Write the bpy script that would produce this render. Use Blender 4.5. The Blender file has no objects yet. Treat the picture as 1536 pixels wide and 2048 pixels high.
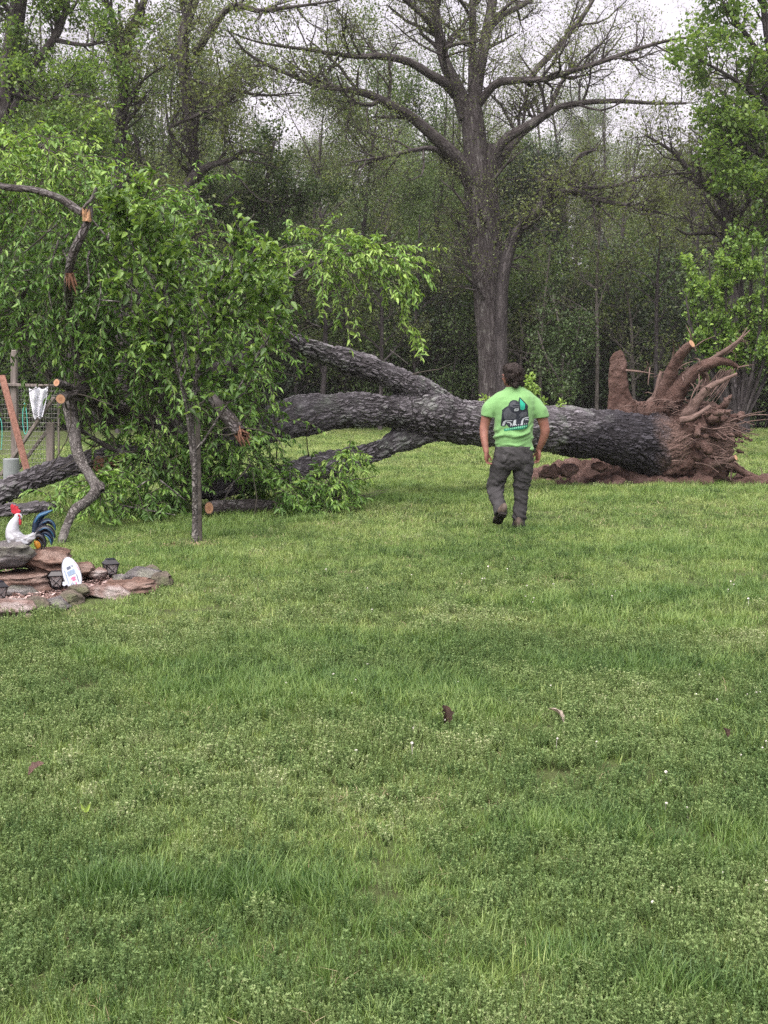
import bpy, bmesh, math, random
import numpy as np
from mathutils import Vector, Matrix, noise as mnoise
from mathutils.bvhtree import BVHTree

rng = np.random.default_rng(11)
random.seed(11)
SC = bpy.context.scene
COL = SC.collection
PI = math.pi

# ------------------------------------------------------------------ camera
F = 2400.0            # focal length in photo pixels
CH = 1.5              # eye height
PITCH = math.atan(239 / F)
cam_d = bpy.data.cameras.new("camera")
cam = bpy.data.objects.new("camera", cam_d)
COL.objects.link(cam)
cam.location = (0, 0, CH)
cam.rotation_euler = (PI / 2 - PITCH, 0, 0)
cam_d.sensor_fit = 'VERTICAL'
cam_d.sensor_height = 36.0
cam_d.lens = F / 2048 * 36.0
cam_d.clip_start = 0.1
cam_d.clip_end = 2000
SC.camera = cam
SC.render.resolution_x, SC.render.resolution_y = 768, 1024

# ------------------------------------------------------------------ world
SUN_EL, SUN_AZ = math.radians(62), math.radians(205)   # azimuth clockwise from +Y
W = bpy.data.worlds.new("World")
SC.world = W
W.use_nodes = True
wn, wl = W.node_tree.nodes, W.node_tree.links
wn.clear()
sky = wn.new('ShaderNodeTexSky')
sky.sky_type = 'NISHITA'
sky.sun_disc = False
sky.sun_elevation = SUN_EL
sky.sun_rotation = SUN_AZ
sky.dust_density = 4.0
sky.air_density = 1.0
hs = wn.new('ShaderNodeHueSaturation')
hs.inputs['Saturation'].default_value = 0.25
tint = wn.new('ShaderNodeMix'); tint.data_type = 'RGBA'; tint.blend_type = 'MULTIPLY'
tint.inputs[0].default_value = 1.0
tint.inputs[7].default_value = (1.07, 0.955, 0.985, 1)
bg = wn.new('ShaderNodeBackground')
bg.inputs['Strength'].default_value = 0.09
wo = wn.new('ShaderNodeOutputWorld')
wl.new(sky.outputs[0], hs.inputs['Color'])
wl.new(hs.outputs[0], tint.inputs[6])
wl.new(tint.outputs[2], bg.inputs['Color'])
wl.new(bg.outputs[0], wo.inputs['Surface'])

sun_d = bpy.data.lights.new("sun", 'SUN')
sun_d.energy = 1.5
sun_d.angle = math.radians(75)
sun_d.color = (1.0, 0.945, 0.86)
sun = bpy.data.objects.new("sun", sun_d)
COL.objects.link(sun)
sd = Vector((math.sin(SUN_AZ) * math.cos(SUN_EL), math.cos(SUN_AZ) * math.cos(SUN_EL), math.sin(SUN_EL)))
sun.rotation_euler = sd.to_track_quat('Z', 'Y').to_euler()

SC.view_settings.view_transform = 'Standard'
SC.view_settings.look = 'None'
SC.view_settings.exposure = 1.85
SC.view_settings.gamma = 1.0
SC.render.engine = 'CYCLES'
SC.cycles.max_bounces = 6
SC.cycles.diffuse_bounces = 4
SC.cycles.glossy_bounces = 2
SC.cycles.transmission_bounces = 4
SC.cycles.use_denoising = False
SC.cycles.sample_clamp_indirect = 1.5

# ------------------------------------------------------------------ pixel -> place helpers
_fw = np.array((0, math.cos(PITCH), -math.sin(PITCH)))
_up = np.array((0, math.sin(PITCH), math.cos(PITCH)))
_rt = np.array((1.0, 0, 0))


def ray(px, py):
    return _fw + _rt * ((px - 768) / F) - _up * ((py - 1024) / F)


def P(px, py, Y):
    d = ray(px, py)
    return np.array((0, 0, CH)) + d * (Y / d[1])


def G(px, py, z=0.0):
    d = ray(px, py)
    return np.array((0, 0, CH)) + d * ((z - CH) / d[2])


def M(px, Y):
    """pixels -> metres at depth Y"""
    return px * Y / F


# ------------------------------------------------------------------ scene helpers
def tag(o, label=None, cat=None, group=None, kind=None):
    if label: o['label'] = label
    if cat: o['category'] = cat
    if group: o['group'] = group
    if kind: o['kind'] = kind
    return o


def empty(name, loc=(0, 0, 0), label=None, cat=None, group=None):
    o = bpy.data.objects.new(name, None)
    o.empty_display_size = 0.2
    COL.objects.link(o)
    o.location = loc
    return tag(o, label, cat, group)


def world_of(o):
    w = Matrix.Translation(o.location)
    if o.parent is not None:
        w = world_of(o.parent) @ o.matrix_parent_inverse @ w
    return w


def link(name, mesh, mats, parent=None, loc=None, kind=None):
    o = bpy.data.objects.new(name, mesh)
    if mats is not None and len(mesh.materials) == 0:
        for m in (mats if isinstance(mats, (list, tuple)) else [mats]):
            mesh.materials.append(m)
    COL.objects.link(o)
    if parent is not None:
        o.parent = parent
        # meshes are written in world coordinates; keep them there
        o.matrix_parent_inverse = world_of(parent).inverted()
    if loc is not None:
        o.location = loc
    if kind: o['kind'] = kind
    return o


class Geo:
    """collects vertices / faces / attributes as numpy arrays"""
    def __init__(s):
        s.V, s.F, s.T, s.B, s.MI, s.n = [], [], [], [], [], 0

    def add(s, V, Fc, tone=0.5, bk=None, mi=0):
        V = np.asarray(V, float).reshape(-1, 3)
        Fc = np.asarray(Fc, int)
        s.V.append(V)
        s.F.append(Fc + s.n)
        s.MI.append(np.full(len(Fc), mi, int))
        s.T.append(np.broadcast_to(np.asarray(tone, float), (len(V),)).copy())
        s.B.append(np.zeros((len(V), 3)) if bk is None else np.asarray(bk, float).reshape(-1, 3))
        s.n += len(V)
        return s

    def mesh(s, name, smooth=False, bark=False):
        m = bpy.data.meshes.new(name)
        if not s.V:
            return m
        V = np.concatenate(s.V)
        m.vertices.add(len(V))
        m.vertices.foreach_set('co', V.astype(np.float32).ravel())
        sizes = np.concatenate([np.full(len(f), f.shape[1]) for f in s.F])
        idx = np.concatenate([f.ravel() for f in s.F])
        m.loops.add(len(idx))
        m.loops.foreach_set('vertex_index', idx.astype(np.int32))
        m.polygons.add(len(sizes))
        st = np.concatenate([[0], np.cumsum(sizes)[:-1]])
        m.polygons.foreach_set('loop_start', st.astype(np.int32))
        m.polygons.foreach_set('material_index', np.concatenate(s.MI).astype(np.int32))
        m.update(calc_edges=True)
        a = m.attributes.new('tone', 'FLOAT', 'POINT')
        a.data.foreach_set('value', np.concatenate(s.T).astype(np.float32))
        if bark:
            a = m.attributes.new('bk', 'FLOAT_VECTOR', 'POINT')
            a.data.foreach_set('vector', np.concatenate(s.B).astype(np.float32).ravel())
        if smooth:
            m.polygons.foreach_set('use_smooth', np.ones(len(sizes), bool))
        return m


def nrm(v):
    return v / np.maximum(np.linalg.norm(v, axis=-1, keepdims=True), 1e-9)


def tubes(Pt, R, sides=5):
    """Pt (n,k,3), R (n,k) -> V, quads, bark coords"""
    Pt = np.asarray(Pt, float); R = np.asarray(R, float)
    if Pt.ndim == 2:
        Pt, R = Pt[None], R[None]
    n, k, _ = Pt.shape
    T = nrm(np.gradient(Pt, axis=1))
    a = np.where(np.abs(T[:, :1, 2:3]) < 0.8, np.array((0, 0, 1.0)), np.array((1.0, 0, 0)))
    N0 = nrm(np.cross(T[:, :1], a))
    N = N0 - np.sum(N0 * T, -1, keepdims=True) * T
    N = nrm(N)
    B = np.cross(T, N)
    th = np.linspace(0, 2 * PI, sides, endpoint=False)
    c, s_ = np.cos(th)[None, None, :, None], np.sin(th)[None, None, :, None]
    V = Pt[:, :, None] + R[:, :, None, None] * (c * N[:, :, None] + s_ * B[:, :, None])
    L = np.concatenate([np.zeros((n, 1)), np.cumsum(np.linalg.norm(np.diff(Pt, axis=1), axis=-1), 1)], 1)
    L = L + rng.random((n, 1)) * 50
    bk = np.stack([R[:, :, None] * np.cos(th) + 0 * L[:, :, None], R[:, :, None] * np.sin(th) + 0 * L[:, :, None],
                   np.broadcast_to(L[:, :, None], (n, k, sides))], -1)
    i = np.arange(n)[:, None, None] * k * sides
    j = np.arange(k - 1)[None, :, None] * sides
    q = np.arange(sides)[None, None, :]
    q2 = (q + 1) % sides
    Fq = np.stack([i + j + q, i + j + q2, i + j + sides + q2, i + j + sides + q], -1).reshape(-1, 4)
    return V.reshape(-1, 3), Fq, bk.reshape(-1, 3)


def resample(pts, k):
    """pts list of (x,y,z,r) -> catmull-rom resampled (k,4)"""
    p = np.asarray(pts, float)
    if len(p) == 2:
        t = np.linspace(0, 1, k)[:, None]
        return p[0] * (1 - t) + p[1] * t
    q = np.vstack([2 * p[0] - p[1], p, 2 * p[-1] - p[-2]])
    seg = np.linalg.norm(np.diff(p[:, :3], axis=0), axis=1)
    cum = np.concatenate([[0], np.cumsum(seg)])
    out = []
    for u in np.linspace(0, cum[-1], k):
        i = min(max(np.searchsorted(cum, u, side='right') - 1, 0), len(p) - 2)
        t = (u - cum[i]) / max(seg[i], 1e-9)
        a, b, c, d = q[i], q[i + 1], q[i + 2], q[i + 3]
        out.append(0.5 * (2 * b + (c - a) * t + (2 * a - 5 * b + 4 * c - d) * t * t + (3 * b - a - 3 * c + d) * t ** 3))
    out = np.array(out)
    out[:, 3] = np.maximum(out[:, 3], 1e-3)
    return out


def pix_line(pts, Y=None):
    """[(px,py,diam_px[,Y])] -> [(x,y,z,r)]"""
    out = []
    for p in pts:
        y = p[3] if len(p) > 3 else Y
        c = P(p[0], p[1], y)
        out.append((c[0], c[1], c[2], M(p[2], y) / 2))
    return out


def leaves6(Pn, D, up, L, Wd, tone, curl=0.15):
    """six-vertex folded leaf, two quads"""
    D = nrm(D); S = nrm(np.cross(D, up)); N = np.cross(S, D)
    L = L[:, None]; Wd = Wd[:, None]
    b = Pn
    r1 = Pn + D * L * .3 + S * Wd * .5 + N * Wd * .18
    r2 = Pn + D * L * .66 + S * Wd * .38 + N * (Wd * .14 - L * curl * .3)
    t = Pn + D * L - N * L * curl
    l2 = Pn + D * L * .66 - S * Wd * .38 + N * (Wd * .14 - L * curl * .3)
    l1 = Pn + D * L * .3 - S * Wd * .5 + N * Wd * .18
    V = np.stack([b, r1, r2, t, l2, l1], 1)
    i = np.arange(len(Pn))[:, None] * 6
    Fq = np.concatenate([i + np.array([[0, 1, 2, 3]]), i + np.array([[0, 3, 4, 5]])])
    return V.reshape(-1, 3), Fq, np.repeat(tone, 6)


def leaves4(Pn, D, up, L, Wd, tone):
    """kite leaf folded on its midrib, two triangles"""
    D = nrm(D); S = nrm(np.cross(D, up)); N = np.cross(S, D)
    L = L[:, None]; Wd = Wd[:, None]
    V = np.stack([Pn, Pn + D * L * .45 + S * Wd * .5 + N * Wd * .2, Pn + D * L, Pn + D * L * .45 - S * Wd * .5 + N * Wd * .2], 1)
    i = np.arange(len(Pn))[:, None] * 4
    Ft = np.concatenate([i + np.array([[0, 1, 2]]), i + np.array([[0, 2, 3]])])
    return V.reshape(-1, 3), Ft, np.repeat(tone, 4)


def rvec(n):
    return nrm(rng.normal(size=(n, 3)))


def sample_on(Pt, R, n, t0=0.0, t1=1.0):
    """random points on polylines: position, tangent, radius, which"""
    m, k, _ = Pt.shape
    ln = np.linalg.norm(np.diff(Pt, axis=1), axis=-1).sum(1)
    w = rng.choice(m, n, p=ln / ln.sum())
    t = (t0 + (t1 - t0) * rng.random(n)) * (k - 1.001)
    i = t.astype(int); f = (t - i)[:, None]
    a, b = Pt[w, i], Pt[w, i + 1]
    r = R[w, i] * (1 - f[:, 0]) + R[w, i + 1] * f[:, 0]
    return a * (1 - f) + b * f, nrm(b - a), r, w, t / (k - 1)


def shoots(Pt, R, n, length, k=5, angle=0.9, up=0.15, wig=0.25, rr=0.55, t0=0.25, t1=1.0, rmin=0.004, rmax=9):
    """n child branches growing out of polylines"""
    p, T, r, w, t = sample_on(Pt, R, n, t0, t1)
    side = rvec(n); side = nrm(side - np.sum(side * T, -1, keepdims=True) * T)
    an = (angle * (0.7 + 0.6 * rng.random(n)))[:, None]
    d = nrm(T * np.cos(an) + side * np.sin(an))
    ln = length * (0.5 + 0.9 * rng.random(n)) * (1.15 - 0.6 * t)
    out = [p]
    st = (ln / (k - 1))[:, None]
    for _ in range(k - 1):
        d = nrm(d + rng.normal(size=(n, 3)) * wig + np.array((0, 0, up)))
        out.append(out[-1] + d * st)
    C = np.stack(out, 1)
    r0 = np.clip(r * rr, rmin, rmax)
    RR = r0[:, None] * np.linspace(1, 0.3, k)[None]
    return C, np.maximum(RR, rmin * 0.35)


def vnoise(x, y, scale, seed=0, octs=3):
    """2-D value noise 0..1"""
    x = np.asarray(x, float) / scale; y = np.asarray(y, float) / scale
    r = np.random.default_rng(seed); tb = r.random((256, 256))
    out = 0; amp = 1; tot = 0
    for o in range(octs):
        xi = np.floor(x).astype(int); yi = np.floor(y).astype(int)
        fx = x - xi; fy = y - yi
        fx = fx * fx * (3 - 2 * fx); fy = fy * fy * (3 - 2 * fy)
        a = tb[xi % 256, yi % 256]; b = tb[(xi + 1) % 256, yi % 256]
        c = tb[xi % 256, (yi + 1) % 256]; d = tb[(xi + 1) % 256, (yi + 1) % 256]
        out = out + amp * ((a * (1 - fx) + b * fx) * (1 - fy) + (c * (1 - fx) + d * fx) * fy)
        tot += amp; amp *= .5; x = x * 2.03 + 17; y = y * 2.03 + 5
    return out / tot


# ------------------------------------------------------------------ solids (union of shapes by voxel remesh)
def loft(bm, rings, seg=20):
    """rings: (cx,cy,cz,rx,ry) stacked horizontal ellipses, closed"""
    prev = None
    for (cx, cy, cz, rx, ry) in rings:
        ring = [bm.verts.new((cx + rx * math.cos(2 * PI * i / seg), cy + ry * math.sin(2 * PI * i / seg), cz)) for i in range(seg)]
        if prev:
            for i in range(seg):
                bm.faces.new((prev[i], prev[(i + 1) % seg], ring[(i + 1) % seg], ring[i]))
        else:
            bm.faces.new(ring[::-1])
        prev = ring
    bm.faces.new(prev)


def bm_tube(bm, pts, seg=12, k=None):
    a = resample(pts, k or max(6, 4 * len(pts)))
    V, Fq, _ = tubes(a[None, :, :3], a[None, :, 3], seg)
    vs = [bm.verts.new(v) for v in V]
    for f in Fq:
        bm.faces.new([vs[i] for i in f])
    bm.faces.new(vs[:seg][::-1]); bm.faces.new(vs[-seg:])


def bm_ball(bm, c, r, rot=None, sub=3):
    m = Matrix.Translation(Vector(c))
    if rot is not None: m = m @ rot.to_4x4()
    m = m @ Matrix.Diagonal((r[0], r[1], r[2], 1))
    bmesh.ops.create_icosphere(bm, subdivisions=sub, radius=1, matrix=m)


def remesh(bm, voxel, smooth=2, name="solid"):
    bmesh.ops.recalc_face_normals(bm, faces=bm.faces)
    m = bpy.data.meshes.new("tmp"); bm.to_mesh(m); bm.free()
    o = bpy.data.objects.new("tmp", m); COL.objects.link(o)
    md = o.modifiers.new("r", 'REMESH'); md.mode = 'VOXEL'; md.voxel_size = voxel; md.use_smooth_shade = True
    if smooth:
        s = o.modifiers.new("s", 'SMOOTH'); s.iterations = smooth; s.factor = 0.5
    dg = bpy.context.evaluated_depsgraph_get()
    r = bpy.data.meshes.new_from_object(o.evaluated_get(dg))
    bpy.data.objects.remove(o); bpy.data.meshes.remove(m)
    r.name = name
    r.polygons.foreach_set('use_smooth', np.ones(len(r.polygons), bool))
    return r


def get_co(m):
    a = np.empty(len(m.vertices) * 3, np.float32); m.vertices.foreach_get('co', a)
    return a.reshape(-1, 3).astype(float)


def get_no(m):
    a = np.empty(len(m.vertices) * 3, np.float32); m.vertex_normals.foreach_get('vector', a)
    return a.reshape(-1, 3).astype(float)


def set_co(m, V):
    m.vertices.foreach_set('co', V.astype(np.float32).ravel()); m.update()


def set_attr(m, name, val):
    val = np.asarray(val, np.float32)
    if val.ndim == 1:
        a = m.attributes.new(name, 'FLOAT', 'POINT'); a.data.foreach_set('value', val)
    else:
        a = m.attributes.new(name, 'FLOAT_VECTOR', 'POINT'); a.data.foreach_set('vector', val.ravel())


def n3(V, scale, octs=4, seed=0.0):
    return np.array([mnoise.fractal(Vector((v[0] * scale + seed, v[1] * scale + seed * .7, v[2] * scale - seed)), 1.0, 2.0, octs) for v in V])


def bark_coords(m, lines):
    """per-vertex (perp x, perp y, along) from the nearest bone of a set of resampled lines"""
    V = get_co(m)
    best = np.full(len(V), 1e9); out = np.zeros((len(V), 3)); which = np.zeros(len(V), int)
    off = 0.0
    for li, a in enumerate(lines):
        s = off
        n0 = None
        for i in range(len(a) - 1):
            A, Bp = a[i, :3], a[i + 1, :3]
            ab = Bp - A; L = np.linalg.norm(ab); t = ab / L
            if n0 is None:
                n0 = np.cross(t, (0.31, 0.2, 0.93))
            n0 = n0 - np.dot(n0, t) * t; n0 /= np.linalg.norm(n0)
            b0 = np.cross(t, n0)
            u = (V - A) @ t
            uc = np.clip(u, 0, L)
            d = V - (A + uc[:, None] * t)
            r = a[i, 3] + (a[i + 1, 3] - a[i, 3]) * uc / L
            dist = np.linalg.norm(d, axis=1) - r
            k = dist < best
            best[k] = dist[k]
            out[k] = np.stack([d[k] @ n0, d[k] @ b0, s + u[k]], 1)
            which[k] = li
            s += L
        off += 30.0
    set_attr(m, 'bk', out)
    return out, which


# ------------------------------------------------------------------ materials
class Mat:
    def __init__(s, name):
        s.m = bpy.data.materials.new(name); s.m.use_nodes = True
        s.t = s.m.node_tree; s.n = s.t.nodes; s.l = s.t.links
        s.bsdf = s.n['Principled BSDF']; s.out = s.n['Material Output']
        s.bsdf.inputs['Roughness'].default_value = 0.8
        s.bsdf.inputs['Specular IOR Level'].default_value = 0.3

    def new(s, t, **kw):
        nd = s.n.new(t)
        for k, v in kw.items(): setattr(nd, k, v)
        return nd

    def attr(s, name, inst=False):
        nd = s.new('ShaderNodeAttribute'); nd.attribute_name = name
        if inst: nd.attribute_type = 'INSTANCER'
        return nd

    def mapping(s, vec, scale):
        nd = s.new('ShaderNodeMapping'); nd.inputs['Scale'].default_value = scale
        s.l.new(vec, nd.inputs['Vector']); return nd.outputs[0]

    def obj(s):
        return s.new('ShaderNodeTexCoord').outputs['Object']

    def noise(s, vec, scale, detail=4, rough=0.55, dist=0.0):
        nd = s.new('ShaderNodeTexNoise')
        nd.inputs['Scale'].default_value = scale; nd.inputs['Detail'].default_value = detail
        nd.inputs['Roughness'].default_value = rough; nd.inputs['Distortion'].default_value = dist
        if vec is not None: s.l.new(vec, nd.inputs['Vector'])
        return nd.outputs['Fac']

    def ramp(s, fac, stops):
        nd = s.new('ShaderNodeValToRGB')
        e = nd.color_ramp.elements
        while len(e) < len(stops): e.new(0.5)
        for x, (p, c) in zip(e, stops):
            x.position = p
            x.color = (*c, 1) if len(c) == 3 else c
        s.l.new(fac, nd.inputs['Fac']); return nd.outputs['Color']

    def math(s, op, a, b=None, clamp=False):
        nd = s.new('ShaderNodeMath'); nd.operation = op; nd.use_clamp = clamp
        for i, x in enumerate((a, b)):
            if x is None: continue
            if isinstance(x, (int, float)): nd.inputs[i].default_value = x
            else: s.l.new(x, nd.inputs[i])
        return nd.outputs[0]

    def mix(s, fac, a, b, mode='MIX'):
        nd = s.new('ShaderNodeMix'); nd.data_type = 'RGBA'; nd.blend_type = mode
        for i, x in ((0, fac), (6, a), (7, b)):
            if isinstance(x, (int, float)): nd.inputs[i].default_value = x
            elif isinstance(x, tuple): nd.inputs[i].default_value = (*x, 1) if len(x) == 3 else x
            else: s.l.new(x, nd.inputs[i])
        return nd.outputs[2]

    def color(s, c):
        if isinstance(c, tuple): s.bsdf.inputs['Base Color'].default_value = (*c, 1)
        else: s.l.new(c, s.bsdf.inputs['Base Color'])
        return s

    def bump(s, h, strength=0.4, dist=0.02):
        nd = s.new('ShaderNodeBump'); nd.inputs['Strength'].default_value = strength; nd.inputs['Distance'].default_value = dist
        s.l.new(h, nd.inputs['Height']); s.l.new(nd.outputs[0], s.bsdf.inputs['Normal']); return s

    def set(s, **kw):
        for k, v in kw.items(): s.bsdf.inputs[k.replace('_', ' ')].default_value = v
        return s


def simple(name, c, rough=0.7, spec=0.3, var=0.25, scale=20, bump=0.0, metal=0.0):
    m = Mat(name)
    n = m.noise(m.obj(), scale, 5)
    lo = tuple(x * (1 - var) for x in c); hi = tuple(min(1, x * (1 + var)) for x in c)
    m.color(m.ramp(n, [(0.3, lo), (0.7, hi)]))
    m.set(Roughness=rough, Specular_IOR_Level=spec, Metallic=metal)
    if bump: m.bump(n, bump, 0.01)
    return m.m


def leafmat(name, stops, trans=0.3, rough=0.45, spec=0.35, inst=False):
    """leaf: base colour by the leaf's own tone, with light passing through"""
    m = Mat(name)
    t = m.attr('tone', inst).outputs['Fac']
    if inst:
        t2 = m.attr('tone').outputs['Fac']
        t = m.math('ADD', m.math('MULTIPLY', t, 0.7), m.math('MULTIPLY', t2, 0.3))
    c = m.ramp(t, stops)
    m.color(c); m.set(Roughness=rough, Specular_IOR_Level=spec)
    tr = m.new('ShaderNodeBsdfTranslucent')
    m.l.new(m.mix(1.0, c, (1.0, 1.0, 0.55), 'MULTIPLY'), tr.inputs['Color'])
    ms = m.new('ShaderNodeMixShader'); ms.inputs[0].default_value = trans
    m.l.new(m.bsdf.outputs[0], ms.inputs[1]); m.l.new(tr.outputs[0], ms.inputs[2])
    m.l.new(ms.outputs[0], m.out.inputs['Surface'])
    return m.m


def barkmat(name, crack, plate, pale, along=4.6, across=21.0, disp=0.0, wet=False, lichen=None):
    m = Mat(name)
    bk = m.attr('bk').outputs['Vector']
    warp = m.new('ShaderNodeTexNoise'); warp.inputs['Scale'].default_value = 5.0; warp.inputs['Detail'].default_value = 3
    m.l.new(bk, warp.inputs['Vector'])
    wv = m.new('ShaderNodeVectorMath'); wv.operation = 'MULTIPLY_ADD'
    m.l.new(warp.outputs['Color'], wv.inputs[0]); wv.inputs[1].default_value = (0.13, 0.13, 0.42); m.l.new(bk, wv.inputs[2])
    v = m.mapping(wv.outputs[0], (across, across, along))
    vo = m.new('ShaderNodeTexVoronoi'); vo.feature = 'DISTANCE_TO_EDGE'; vo.inputs['Scale'].default_value = 1.0
    m.l.new(v, vo.inputs['Vector'])
    edge = m.new('ShaderNodeMapRange'); edge.interpolation_type = 'SMOOTHSTEP'
    edge.inputs['From Max'].default_value = 0.2; m.l.new(vo.outputs['Distance'], edge.inputs['Value'])
    e1 = edge.outputs[0]
    v2 = m.mapping(wv.outputs[0], (across * .42, across * .42, along * .3))
    vo2 = m.new('ShaderNodeTexVoronoi'); vo2.feature = 'DISTANCE_TO_EDGE'; vo2.inputs['Scale'].default_value = 1.0
    m.l.new(v2, vo2.inputs['Vector'])
    e2 = m.ramp(vo2.outputs['Distance'], [(0.0, (0, 0, 0)), (.16, (1, 1, 1))])
    # shallow bark where the noise says so: fewer cracks there
    calm = m.ramp(m.noise(bk, 1.7, 4, .6), [(.42, (0, 0, 0)), (.62, (1, 1, 1))])
    e = m.math('MULTIPLY', m.math('MAXIMUM', e1, m.math('MULTIPLY', calm, .65)), m.math('ADD', m.math('MULTIPLY', e2, .6), .4))
    fine = m.noise(m.mapping(bk, (1, 1, 0.4)), 45, 4, 0.6)
    big = m.noise(bk, 2.2, 3)
    h = m.math('ADD', m.math('MULTIPLY', e, 0.8), m.math('MULTIPLY', fine, 0.55))
    cid = m.new('ShaderNodeTexVoronoi'); cid.feature = 'F1'; cid.inputs['Scale'].default_value = 1.0
    m.l.new(v, cid.inputs['Vector'])
    sp = m.new('ShaderNodeSeparateColor'); m.l.new(cid.outputs['Color'], sp.inputs[0])
    pc = m.mix(sp.outputs[0], plate, pale)
    pc = m.mix(m.math('MULTIPLY', fine, 0.6), pc, plate)
    if lichen:
        lm = m.ramp(m.noise(bk, 3.5, 5, 0.65), [(0.52, (0, 0, 0)), (0.66, (1, 1, 1))])
        pc = m.mix(m.math('MULTIPLY', lm, 0.6), pc, lichen)
    c = m.mix(e, crack, pc)
    if wet:
        w = m.attr('wet').outputs['Fac']
        c = m.mix(w, c, m.mix(e, (0.012, 0.011, 0.013), m.mix(sp.outputs[0], (0.028, 0.027, 0.033), (0.06, 0.058, 0.07))))
        so = m.attr('soil').outputs['Fac']
        so2 = m.math('MULTIPLY', so, m.math('ADD', m.math('MULTIPLY', m.noise(bk, 9, 5, 0.7), 2.2), -0.35), True)
        c = m.mix(m.math('MAXIMUM', so2, m.math('SUBTRACT', m.math('MULTIPLY', so, 3.0), 2.0, True)), c, (0.12, 0.08, 0.068))
    m.color(c)
    m.set(Roughness=0.85, Specular_IOR_Level=0.25)
    if disp:
        dn = m.new('ShaderNodeDisplacement'); dn.inputs['Midlevel'].default_value = 0.6; dn.inputs['Scale'].default_value = disp
        m.l.new(h, dn.inputs['Height']); m.l.new(dn.outputs[0], m.out.inputs['Displacement'])
        m.m.displacement_method = 'BOTH'
    else:
        m.bump(h, 0.8, 0.03)
    return m.m


MAT = {}
MAT['bark_fallen'] = barkmat('fallen_bark', (0.022, 0.02, 0.022), (0.11, 0.104, 0.115), (0.225, 0.218, 0.24), disp=0.048, wet=True, lichen=(0.22, 0.26, 0.22))
MAT['bark_limb'] = barkmat('limb_bark', (0.022, 0.018, 0.016), (0.09, 0.08, 0.08), (0.2, 0.19, 0.195), along=8, across=20, lichen=(0.25, 0.28, 0.25))
MAT['bark_hero'] = barkmat('oak_bark', (0.024, 0.02, 0.02), (0.056, 0.05, 0.05), (0.105, 0.095, 0.098), along=1.4, across=9, lichen=(0.2, 0.2, 0.19))
MAT['bark_dark'] = barkmat('dark_bark', (0.022, 0.019, 0.02), (0.058, 0.052, 0.054), (0.11, 0.1, 0.104), along=1.8, across=9)
MAT['bark_pale'] = barkmat('pale_bark', (0.06, 0.055, 0.05), (0.13, 0.12, 0.11), (0.2, 0.185, 0.17), along=3, across=12)
MAT['bark_young'] = barkmat('young_bark', (0.03, 0.026, 0.024), (0.09, 0.085, 0.083), (0.24, 0.23, 0.22), along=22, across=26, lichen=(0.3, 0.3, 0.27))
MAT['twig'] = simple('twig', (0.06, 0.055, 0.045), 0.8, 0.2, 0.4, 8)
MAT['leaf_fallen'] = leafmat('fallen_leaf', [(0.0, (0.03, 0.075, 0.02)), (0.4, (0.08, 0.175, 0.038)), (0.75, (0.165, 0.31, 0.065)), (1.0, (0.29, 0.44, 0.10))], 0.35, 0.42, 0.4)
MAT['leaf_young'] = leafmat('young_leaf', [(0.0, (0.03, 0.07, 0.02)), (0.5, (0.085, 0.165, 0.04)), (1.0, (0.24, 0.38, 0.09))], 0.35, 0.4, 0.4)
MAT['leaf_bright'] = leafmat('bright_leaf', [(0.0, (0.05, 0.11, 0.03)), (0.5, (0.14, 0.25, 0.055)), (1.0, (0.32, 0.47, 0.11))], 0.4)
MAT['leaf_maple'] = leafmat('maple_leaf', [(0.0, (0.06, 0.115, 0.035)), (0.5, (0.125, 0.22, 0.05)), (1.0, (0.25, 0.36, 0.09))], 0.5)
MAT['leaf_mid'] = leafmat('mid_leaf', [(0.0, (0.035, 0.065, 0.027)), (0.5, (0.075, 0.125, 0.048)), (1.0, (0.14, 0.21, 0.08))], 0.35)
MAT['leaf_spring'] = leafmat('spring_leaf', [(0.0, (0.10, 0.112, 0.055)), (0.5, (0.15, 0.19, 0.075)), (1.0, (0.24, 0.32, 0.12))], 0.5)
MAT['leaf_wood'] = leafmat('wood_leaf', [(0.0, (0.045, 0.075, 0.03)), (0.5, (0.095, 0.155, 0.055)), (1.0, (0.2, 0.30, 0.11))], 0.45)
MAT['leaf_dark'] = leafmat('dark_leaf', [(0.0, (0.02, 0.036, 0.022)), (0.6, (0.045, 0.075, 0.04)), (1.0, (0.09, 0.135, 0.065))], 0.3)
# ---END-HEAD---
# ================================================================== THE SETTING: lawn, hillside, woods
def lush_shade_field(x, y):
    """0..1: how long and dark the grass grows (greener tufts, plus trunk shade painted as dark grass)"""
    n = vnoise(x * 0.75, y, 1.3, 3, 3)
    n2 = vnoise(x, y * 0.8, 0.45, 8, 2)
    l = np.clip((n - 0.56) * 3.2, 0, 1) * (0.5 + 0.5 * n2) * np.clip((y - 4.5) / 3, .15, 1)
    for (px, py, rx, ry, a) in LUSH_SHADE:
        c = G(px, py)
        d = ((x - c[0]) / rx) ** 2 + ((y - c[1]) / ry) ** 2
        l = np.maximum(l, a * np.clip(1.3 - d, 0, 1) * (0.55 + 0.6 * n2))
    return np.clip(l, 0, 1)


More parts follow.
